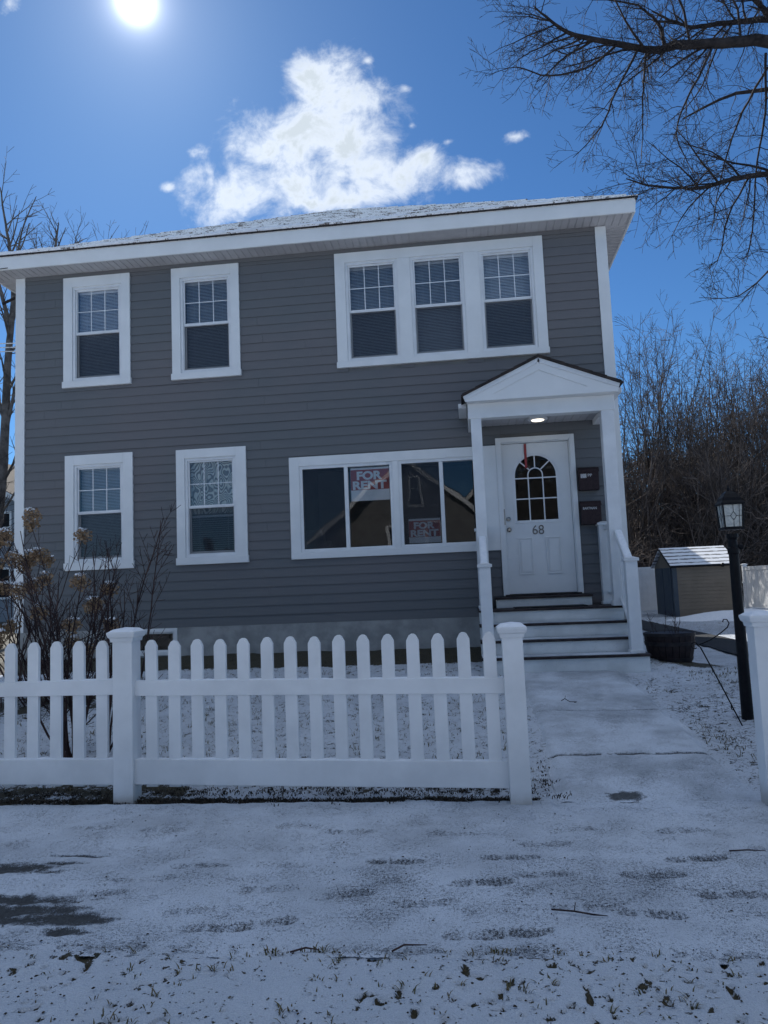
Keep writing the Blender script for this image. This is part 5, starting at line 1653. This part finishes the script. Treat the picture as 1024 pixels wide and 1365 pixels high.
for sx_ in (-1, 1):
    for sy_ in (-1, 1):
        mb.tube([(lx + sx_ * hw0, ly + sy_ * hw0, z0), (lx + sx_ * hw1, ly + sy_ * hw1, z1)], .0065, 6)
mb.box(lx - hw1 - .012, lx + hw1 + .012, ly - hw1 - .012, ly + hw1 + .012, z1, z1 + .014)
ob('corner_bars', mb, MT['dark'], lan)
mb = MB()
prof = [(hw1 + .012, z1 + .014), (hw1 - .002, z1 + .035), (hw1 - .010, z1 + .060), (hw1 - .034, z1 + .095), (.022, z1 + .118)]
for (e, z_) in prof: mb.v += [(lx - e, ly - e, z_), (lx + e, ly - e, z_), (lx + e, ly + e, z_), (lx - e, ly + e, z_)]
for i in range(len(prof) - 1):
    for k in range(4):
        k2 = (k + 1) % 4; mb.f.append((i * 4 + k, i * 4 + k2, i * 4 + 4 + k2, i * 4 + 4 + k))
mb.f.append((0, 3, 2, 1)); mb.f.append(tuple(4 * (len(prof) - 1) + i for i in range(4)))
ob('lantern_roof', mb, MT['dark'], lp, .003)
ob('finial', MB().lathe((lx, ly, z1 + .115), [(.016, 0), (.010, .012), (.015, .022), (.006, .034), (.003, .055)], 12), MT['dark'], lp, smooth=True)
for k in range(4):
    a = k * PI / 2; ca, sa = math.cos(a), math.sin(a)

    def rp(u_, off, z_):
        t = (z_ - z0) / (z1 - z0); e = hw0 + (hw1 - hw0) * t + off
        x_, y_ = u_ * e / .083, -e
        return (lx + x_ * ca - y_ * sa, ly + x_ * sa + y_ * ca, z_)
    mb = MB(); mb.quadpt(rp(-.078, -.004, z0), rp(.078, -.004, z0), rp(.078, -.004, z1), rp(-.078, -.004, z1))
    pn = ob('lantern_pane', mb, MT['lampglass'], lan)
    mb = MB(); zc_ = (z0 + z1) / 2 - .002
    for (p, q) in (((0, z0), (0, zc_ - .034)), ((0, zc_ + .034), (0, z1)), ((-.078, zc_), (-.026, zc_)), ((.026, zc_), (.078, zc_)), ((0, zc_ - .034), (-.026, zc_)), ((-.026, zc_), (0, zc_ + .034)),
                   ((0, zc_ + .034), (.026, zc_)), ((.026, zc_), (0, zc_ - .034)), ((.05, z0), (.05, z1))):
        mb.tube([rp(p[0], .001, p[1]), rp(q[0], .001, q[1])], .0018, 4)
    ob('leading', mb, MT['dark'], lan)

# ------------------------------------------------------------------ shepherd's hook, fallen askew
hk = MB()
hk.tube([(2.03, 6.25, .10), (1.89, 6.25, .43), (1.76, 6.25, .72)], .0055, 7)
cpts = [(1.76, 6.25, .72)] + [(1.715 + .024 * math.cos(t), 6.25, .735 + .024 * math.sin(t)) for t in [x_ * .5 for x_ in range(0, 12)]]
hk.tube(cpts, .0045, 6)
hk.tube([(1.75, 6.25, .738), (1.84, 6.25, .775), (1.92, 6.25, .825), (1.975, 6.25, .868), (1.99, 6.25, .90), (1.975, 6.25, .93), (1.95, 6.25, .93), (1.942, 6.25, .91)], .0048, 6)
hk.tube([(1.955, 6.25, .27), (1.97, 6.30, .235), (1.99, 6.33, .22)], .0045, 5)
t = ob('shepherd_hook', hk, MT['dark'], None, smooth=True, loc=(2.03, 6.25, .1)); tag(t, 'thin black iron plant hook leaning over beside the lamp post', 'plant hook')

# ------------------------------------------------------------------ half barrel planter
bxx, byy, bz = 2.29, 9.35, .21
bar = thing('barrel_planter', (bxx, byy, bz), 'dark half-barrel planter on the ground right of the steps', 'planter')
mb = MB(); ns = 22
for k in range(ns):
    a0 = 2 * PI * k / ns + .01; a1 = 2 * PI * (k + 1) / ns - .01
    prof = [(.205, 0), (.24, .1), (.268, .22), (.282, .34), (.285, .41)]
    b = len(mb.v)
    for (r_, h) in prof:
        for rr, a in ((r_, a0), (r_, a1), (r_ - .022, a1), (r_ - .022, a0)): mb.v.append((bxx + rr * math.cos(a), byy + rr * math.sin(a), bz + h))
    for i in range(len(prof) - 1):
        for q in range(4):
            q2 = (q + 1) % 4; mb.f.append((b + i * 4 + q, b + i * 4 + q2, b + i * 4 + 4 + q2, b + i * 4 + 4 + q))
    mb.f.append((b, b + 3, b + 2, b + 1)); e = b + 4 * (len(prof) - 1); mb.f.append((e, e + 1, e + 2, e + 3))
ob('staves', mb, MT['barrel'], bar)
for (r0_, r1_, h0, h1) in ((.237, .249, .085, .125), (.276, .284, .265, .31), (.286, .290, .375, .405)):
    mb = MB(); mb.lathe((bxx, byy, bz), [(r0_ - .01, h0), (r0_ + .004, h0), (r1_ + .004, h1), (r1_ - .01, h1)], 40)
    ob('hoop', mb, MT['hoop'], bar)
ob('soil', MB().lathe((bxx, byy, bz), [(.2, 0.02), (.262, .36), (.1, .375), (.01, .38)], 24), MT['soil'], bar)
T_ = Segs(); rg = random.Random(77)
for k in range(9):
    a = rg.uniform(0, 6.28); rr = rg.uniform(0, .18)
    grow(T_, rg, (bxx + rr * math.cos(a), byy + rr * math.sin(a), bz + .36), (rg.uniform(-.5, .5), rg.uniform(-.3, .3), 1), rg.uniform(.15, .34), .003, 1, PS)
T_.mesh('dead_stems', MT['shrub'], bar)

# ------------------------------------------------------------------ shed
SY = 22.0; gz_s = .06
sh = thing('garden_shed', (6.9, 23, gz_s), 'tan resin garden shed with snow-covered roof in the back yard', 'shed')
sx0, sx1, sy0, sy1 = 5.62, 7.28, SY, SY + 2.1; ze, zr = 1.52, 2.04
mb = MB(); mb.box(sx0, sx1, sy0, sy1, gz_s, ze)
z = gz_s + .05
while z < ze - .05:
    mb.box(sx0 + .04, sx1 - .04, sy0 - .012, sy0 - .001, z, z + .085); z += .1
mb.prism([(sx0, sy0, ze), (sx0, sy1, ze), (sx0, (sy0 + sy1) / 2, zr - .05)], (.03, 0, 0)); mb.prism([(sx1 - .03, sy0, ze), (sx1 - .03, sy1, ze), (sx1 - .03, (sy0 + sy1) / 2, zr - .05)], (.03, 0, 0))
ob('wall', mb, MT['shedwall'], sh)
mb = MB(); my = (sy0 + sy1) / 2
mb.prism([(sx0 - .08, sy0 - .1, ze - .02), (sx0 - .08, my, zr), (sx0 - .08, my, zr + .03), (sx0 - .08, sy0 - .1, ze + .02)], (sx1 - sx0 + .16, 0, 0))
mb.prism([(sx0 - .08, sy1 + .1, ze - .02), (sx0 - .08, my, zr), (sx0 - .08, my, zr + .03), (sx0 - .08, sy1 + .1, ze + .02)], (sx1 - sx0 + .16, 0, 0))
ob('roof', mb, MT['shedroof'], sh)
mb = MB(); mb.box(sx0 - .09, sx1 + .09, sy0 - .12, sy0 - .095, ze - .05, ze + .01)
mb.prism([(sx0 - .085, sy0 - .1, ze - .07), (sx0 - .085, my, zr - .05), (sx0 - .085, my, zr + .02), (sx0 - .085, sy0 - .1, ze - .005)], (.02, 0, 0))
ob('roof_trim', mb, MT['dark'], sh)
mb = MB(); mb.box(sx0 - .03, sx0 - .002, sy0 + .15, my - .02, gz_s + .06, ze - .04); mb.box(sx0 - .03, sx0 - .002, my + .02, sy1 - .15, gz_s + .06, ze - .04)
for yy in (sy0 + .35, my + .25): mb.ring(0, 0, 0, 0, 0, 0, 0) if False else mb.box(sx0 - .036, sx0 - .031, yy, yy + .35, gz_s + .95, gz_s + 1.2)
dr = ob('door', mb, MT['shedblue'], sh, .004)
mb = MB(); mb.box(sx0 - .02, sx0 + .1, sy0 - .014, sy0 + .12, gz_s, ze - .03); ob('corner_trim', mb, MT['shedblue'], sh)
t = ob('wall_bracket', MB().lathe((6.92, sy0 - .16, 1.50), [(.05, -.03), (.06, 0), (.05, .03)], 14, 'y').tube([(6.92, sy0 - .14, 1.5), (7.25, sy0 - .14, 1.5)], .012, 5), MT['dark'], sh)


# ------------------------------------------------------------------ white vinyl privacy fences
def vinyl(name, pts, h, lb, zb=None, post_tops=True):
    root = thing(name, (pts[0][0], pts[0][1], 0), lb, 'fence')
    for (A, B) in zip(pts[:-1], pts[1:]):
        A2, B2 = Vector((A[0], A[1], 0)), Vector((B[0], B[1], 0)); L_ = (B2 - A2).length; n = max(1, round(L_ / 2.4))
        dirv = (B2 - A2) / L_; nr = Vector((dirv.y, -dirv.x, 0))
        for k in range(n):
            p = A2 + dirv * (L_ * k / n); q = A2 + dirv * (L_ * (k + 1) / n)
            zp = gzf(p.x, p.y); zq = gzf(q.x, q.y)
            mb = MB()

            def slab(a, b, th, z0a, z1a):
                P = [a + nr * th, b + nr * th, b - nr * th, a - nr * th]; zz = [zp, zq, zq, zp]
                bb = len(mb.v); mb.v += [(P[i].x, P[i].y, zz[i] + z0a) for i in range(4)] + [(P[i].x, P[i].y, zz[i] + z1a) for i in range(4)]
                for f_ in ((0, 3, 2, 1), (4, 5, 6, 7), (0, 1, 5, 4), (1, 2, 6, 5), (2, 3, 7, 6), (3, 0, 4, 7)): mb.f.append(tuple(bb + i for i in f_))
            slab(p + dirv * .05, q - dirv * .05, .03, .04, .16); slab(p + dirv * .05, q - dirv * .05, .03, h - .12, h)
            m_ = 15; 
            for i in range(m_):
                a = p + dirv * (.06 + (L_ / n - .12) * i / m_); b_ = p + dirv * (.06 + (L_ / n - .12) * (i + .94) / m_)
                slab(a, b_, .012, .16, h - .12)
            slab(p + dirv * .05, q - dirv * .05, .006, .14, h - .1)
            ob('panel', mb, MT['white'], root)
        for k in range(n + 1):
            p = A2 + dirv * (L_ * k / n); zp = gzf(p.x, p.y)
            ob('post', newel(p.x, p.y, zp, zp + h + .10, .13), MT['white'], root, .003)
    return root


vinyl('vinyl_fence', [(4.15, 26.0), (6.42, 26.0)], 1.46, 'white vinyl privacy fence left of the shed behind the steps')
vinyl('vinyl_fence', [(8.9, 26.0), (8.9, 11.6)], 1.34, 'white vinyl privacy fence catching the sun right of the lamp post')

# ------------------------------------------------------------------ neighbouring houses
def gable_house(name, loc, w, d, he, hr, wall, lb, windows=(), axis='x', rz=0, trim=True, roofm='roofdark'):
    """gable faces -Y and +Y; ridge runs along Y"""
    x, y, z_ = loc
    rt_ = thing(name, loc, lb, 'house')
    mb = MB(); mb.box(x - w / 2, x + w / 2, y - d / 2, y + d / 2, z_ - .3, he)
    for yy in (y - d / 2, y + d / 2 - .1): mb.prism([(x - w / 2, yy, he), (x + w / 2, yy, he), (x, yy, hr)], (0, .1, 0))
    ob('wall', mb, MT[wall], rt_)
    for sy_, ys in ((-1, y - d / 2), (1, y + d / 2)):
        mb = MB(); z = z_ + .1
        while z < hr - .2:
            hw_ = w / 2 if z < he else (hr - z) / (hr - he) * w / 2
            mb.prism([(x - hw_, ys, z), (x - hw_, ys + sy_ * .03, z), (x - hw_, ys + sy_ * .008, z + .135), (x - hw_, ys, z + .135)], (2 * hw_, 0, 0)); z += .13
        ob('siding', mb, MT[wall], rt_)
    mb = MB(); ov = .35; k = (hr - he) / (w / 2)
    for sx_ in (-1, 1):
        A = (x + sx_ * (w / 2 + ov), he - k * ov)
        mb.prism([(A[0], y - d / 2 - ov, A[1]), (x, y - d / 2 - ov, hr), (x, y - d / 2 - ov, hr + .14), (A[0], y - d / 2 - ov, A[1] + .14)], (0, d + 2 * ov, 0))
    ob('roof', mb, MT[roofm], rt_)
    mb = MB()
    for sx_ in (-1, 1):
        A = (x + sx_ * (w / 2 + ov), he - k * ov)
        for ys in (y - d / 2 - ov - .04, y + d / 2 + ov + .002):
            mb.prism([(A[0], ys, A[1] - .16), (x, ys, hr - .16), (x, ys, hr + .1), (A[0], ys, A[1] + .1)], (0, .04, 0))
        for ys in (y - d / 2 - .03, y + d / 2 + .003):
            mb.box(x + sx_ * w / 2 - .1, x + sx_ * w / 2 + .1, ys, ys + .027, z_, he - .1)
    ob('trim', mb, MT['trim'], rt_)
    for (wx, wz, ww, wh, side) in windows:
        ys = y + side * (d / 2 + .03)
        mb = MB(); mb.ring(wx - ww / 2, wx + ww / 2, wz, wz + wh, .11, min(ys, ys + side * .03), max(ys, ys + side * .03))
        mb.box(wx - ww / 2 + .11, wx + ww / 2 - .11, min(ys, ys + side * .02), max(ys, ys + side * .02), wz + wh / 2 - .025, wz + wh / 2 + .025)
        wn = ob('window', mb, MT['trim'], rt_)
        mb = MB(); yy = ys - side * .004
        mb.box(wx - ww / 2 + .1, wx + ww / 2 - .1, min(yy, yy + side * .006), max(yy, yy + side * .006), wz + .1, wz + wh - .1)
        ob('pane', mb, MT['dark'], wn)
    return rt_


gable_house('house', (-2.75, -18.5, 0), 8.6, 9.0, 3.7, 7.0, 'tanside', 'tan gabled house across the street, mirrored in the wide window', [(-2.35, 4.95, .75, 1.35, 1), (-3.3, 2.4, .85, 1.7, 1), (-1.55, 2.4, .85, 1.7, 1), (-5.6, 1.2, .9, 1.6, 1), (.4, 1.0, .9, 1.6, 1)])
gable_house('house', (3.6, -23.5, 0), 12, 9.0, 4.2, 8.2, 'tanside', 'larger dark-roofed house behind the tan gabled one across the street')
gable_house('house', (-40, -20, 0), 9, 9.0, 5.0, 8.2, 'greyside', 'pale grey gabled house across the street at the left', [(-40, 4.0, .9, 1.5, 1), (-42, 1.2, .9, 1.5, 1), (-38, 1.2, .9, 1.5, 1)])
gable_house('house', (17, -20, 0), 9, 9.0, 5.0, 8.2, 'greyside', 'pale grey gabled house across the street at the right', [(17, 4.0, .9, 1.5, 1), (15, 1.2, .9, 1.5, 1), (19, 1.2, .9, 1.5, 1)])
gable_house('house', (-28, 40, .1), 12, 9.0, 6.2, 9.6, 'greyside', 'pale grey neighbouring house glimpsed past the left corner', [(-23.2, 4.2, 1.0, 1.6, -1), (-26, 4.2, 1, 1.6, -1), (-23.2, 1.4, 1.0, 1.6, -1)])
gable_house('house', (-.55, 27.7, .1), 9.0, 8.6, 5.75, 7.1, 'greyside', 'grey house in the yard behind, hidden by the front house')

# wires at the far left
mb = MB()
for k in range(3):
    pts = [(-40 + i * 3.0, 20 + .0 * i, 7.35 + k * .12 - 1.4 * math.sin(PI * i / 12) - .0 * i) for i in range(13)]
    pts = [(-30 + i * 2.0, 20.0 - i * .35, 10.2 - i * .40 + k * .10 + .02 * i * i * .5) for i in range(12)]
    mb.tube(pts, .012, 4)
t = ob('utility_cable', mb, MT['white'], None, loc=(-20, 18, 8)); tag(t, 'pale overhead cables passing behind the left house corner', 'cable')

# ------------------------------------------------------------------ tufts, leaves, twigs on the snow
rg = random.Random(99)


def tufts(name, spots, lb, mat, h=(.015, .05), blades=(3, 8), w=.0022, spread=.012):
    V, F = [], []
    for (x, y, z_) in spots:
        for k in range(rg.randint(*blades)):
            a = rg.uniform(0, 6.28); l_ = rg.uniform(*h); bx_, by_ = x + rg.gauss(0, spread), y + rg.gauss(0, spread)
            lean = rg.uniform(.5, 2.4); dx, dy = math.cos(a) * lean * l_, math.sin(a) * lean * l_
            px_, py_ = -math.sin(a) * w, math.cos(a) * w
            b = len(V)
            V += [(bx_ - px_, by_ - py_, z_ - .004), (bx_ + px_, by_ + py_, z_ - .004), (bx_ + dx * .45 + px_, by_ + dy * .45 + py_, z_ + l_ * .7), (bx_ + dx * .45 - px_, by_ + dy * .45 - py_, z_ + l_ * .7), (bx_ + dx, by_ + dy, z_ + l_)]
            F += [(b, b + 1, b + 2, b + 3), (b + 3, b + 2, b + 4)]
    me = bpy.data.meshes.new(name); me.from_pydata(V, [], F); me.materials.append(mat)
    o = bpy.data.objects.new(name, me); COL.objects.link(o)
    return tag(o, lb, 'grass', kind='stuff')


sp = []
for k in range(400):
    x, y = rg.uniform(-1.9, 1.3), 2.05 + .75 * rg.random() ** .8
    if vnoise(x * 2.5, y * 2.5, 5) < .45 and rg.random() < .7: continue
    sp.append((x, y, .012))
for k in range(120):
    x = rg.uniform(-1.8, 1.3)
    if vnoise(x * 3, 0, 6) > .45: sp.append((x, 2.76 + rg.gauss(0, .03), .014))
tufts('verge_grass', sp, 'short dark grass blades poking through the snow of the front verge', MT['grass'], (.004, .020), (3, 7), .0022, .008)
sp = []
for k in range(900):
    x = rg.uniform(-3.4, .33); y = 4.675 - .015 * x + rg.gauss(0, .022) + (float(fbm(np.array(x * 3.), np.array(0.), 4, 61)) - .5) * .07
    sp.append((x, y, .012))
for k in range(500):
    x = rg.uniform(-3.4, .4); y = 4.85 + rg.gauss(0, .10); sp.append((x, y, .03))
tufts('fence_line_grass', sp, 'dead grass and soil edge along the foot of the picket fence', MT['leaf'], (.003, .013), (3, 8), .003, .014)
sp = []
for k in range(1500):
    x, y = rg.uniform(-4.5, .35), 4.9 + 5 * rg.random() ** 1.5
    sp.append((x, y, gzf(x, y) + .004))
for k in range(900):
    x, y = rg.uniform(1.62, 3.5), rg.uniform(4.9, 9)
    if vnoise(x * 2.5, y * 2.5, 15) < .4: continue
    sp.append((x, y, gzf(x, y) + .004))
tufts('lawn_grass', sp, 'sparse grass blades through the thin snow of the front lawn', MT['grass'], (.008, .035), (2, 5), .002, .014)
sp = []
for k in range(60):
    sp.append((rg.uniform(.36, .50), rg.uniform(4.5, 7.5), gzf(.4, 5) + .03))
tufts('walk_edge_weeds', sp, 'dark weeds along the left edge of the walkway', MT['leaf'], (.004, .018), (4, 9), .003, .016)
# leaves and crumbs scattered as countless bits
V, F = [], []
for k in range(900):
    q = rg.random()
    if q < .45: x, y, z_ = rg.uniform(-2.2, 1.6), 2.1 + .72 * rg.random(), .022
    elif q < .6: x, y, z_ = rg.uniform(-2.6, 1.8), rg.uniform(2.8, 4.5), .014
    else:
        x, y = rg.uniform(-4, .35), rg.uniform(4.7, 9.5); z_ = gzf(x, y) + .012
    s_ = rg.uniform(.002, .007); a = rg.uniform(0, 6.28); b = len(V)
    for j in range(5):
        t = a + j * 1.256; V.append((x + s_ * math.cos(t) * rg.uniform(.6, 1.3), y + s_ * math.sin(t) * rg.uniform(.6, 1.3), z_ + rg.uniform(0, .003)))
    V.append((x, y, z_ + .005))
    for j in range(5): F.append((b + j, b + (j + 1) % 5, b + 5))
me = bpy.data.meshes.new('leaf_litter'); me.from_pydata(V, [], F); me.materials.append(MT['leaf'])
o = bpy.data.objects.new('leaf_litter', me); COL.objects.link(o); tag(o, 'dark crumbs of leaf and soil scattered on the snow', 'leaf litter', kind='stuff')
# single fallen twigs
for (pts, lb) in (([(.245, 3.13, .022), (.33, 3.11, .024), (.40, 3.085, .022), (.45, 3.08, .02)], 'thin dark twig lying on the sidewalk snow, right of centre'),
                  ([(-.34, 2.76, .03), (-.30, 2.80, .034), (-.22, 2.81, .03)], 'crooked dark twig at the sidewalk edge near the middle'),
                  ([(-.70, 2.745, .03), (-.65, 2.77, .034), (-.60, 2.765, .03)], 'short dark twig at the sidewalk edge, left of the crooked one'),
                  ([(.735, 6.90, .235), (.76, 6.85, .26), (.80, 6.83, .235), (.86, 6.84, .232), (.83, 6.80, .23)], 'small curled twig on the upper walkway'),
                  ([(1.12, 3.78, .02), (1.2, 3.785, .022), (1.28, 3.78, .02)], 'straight thin twig on the sidewalk at the right')):
    mb = MB(); mb.tube(pts, [.0035] * (len(pts) - 1) + [.0015], 5)
    if len(pts) > 3: mb.tube([pts[1], (pts[1][0] + .01, pts[1][1] + .03, pts[1][2] + .02)], .0018, 4)
    t = ob('twig', mb, MT['shrub'], None, smooth=True, loc=pts[0]); tag(t, lb, 'twig')
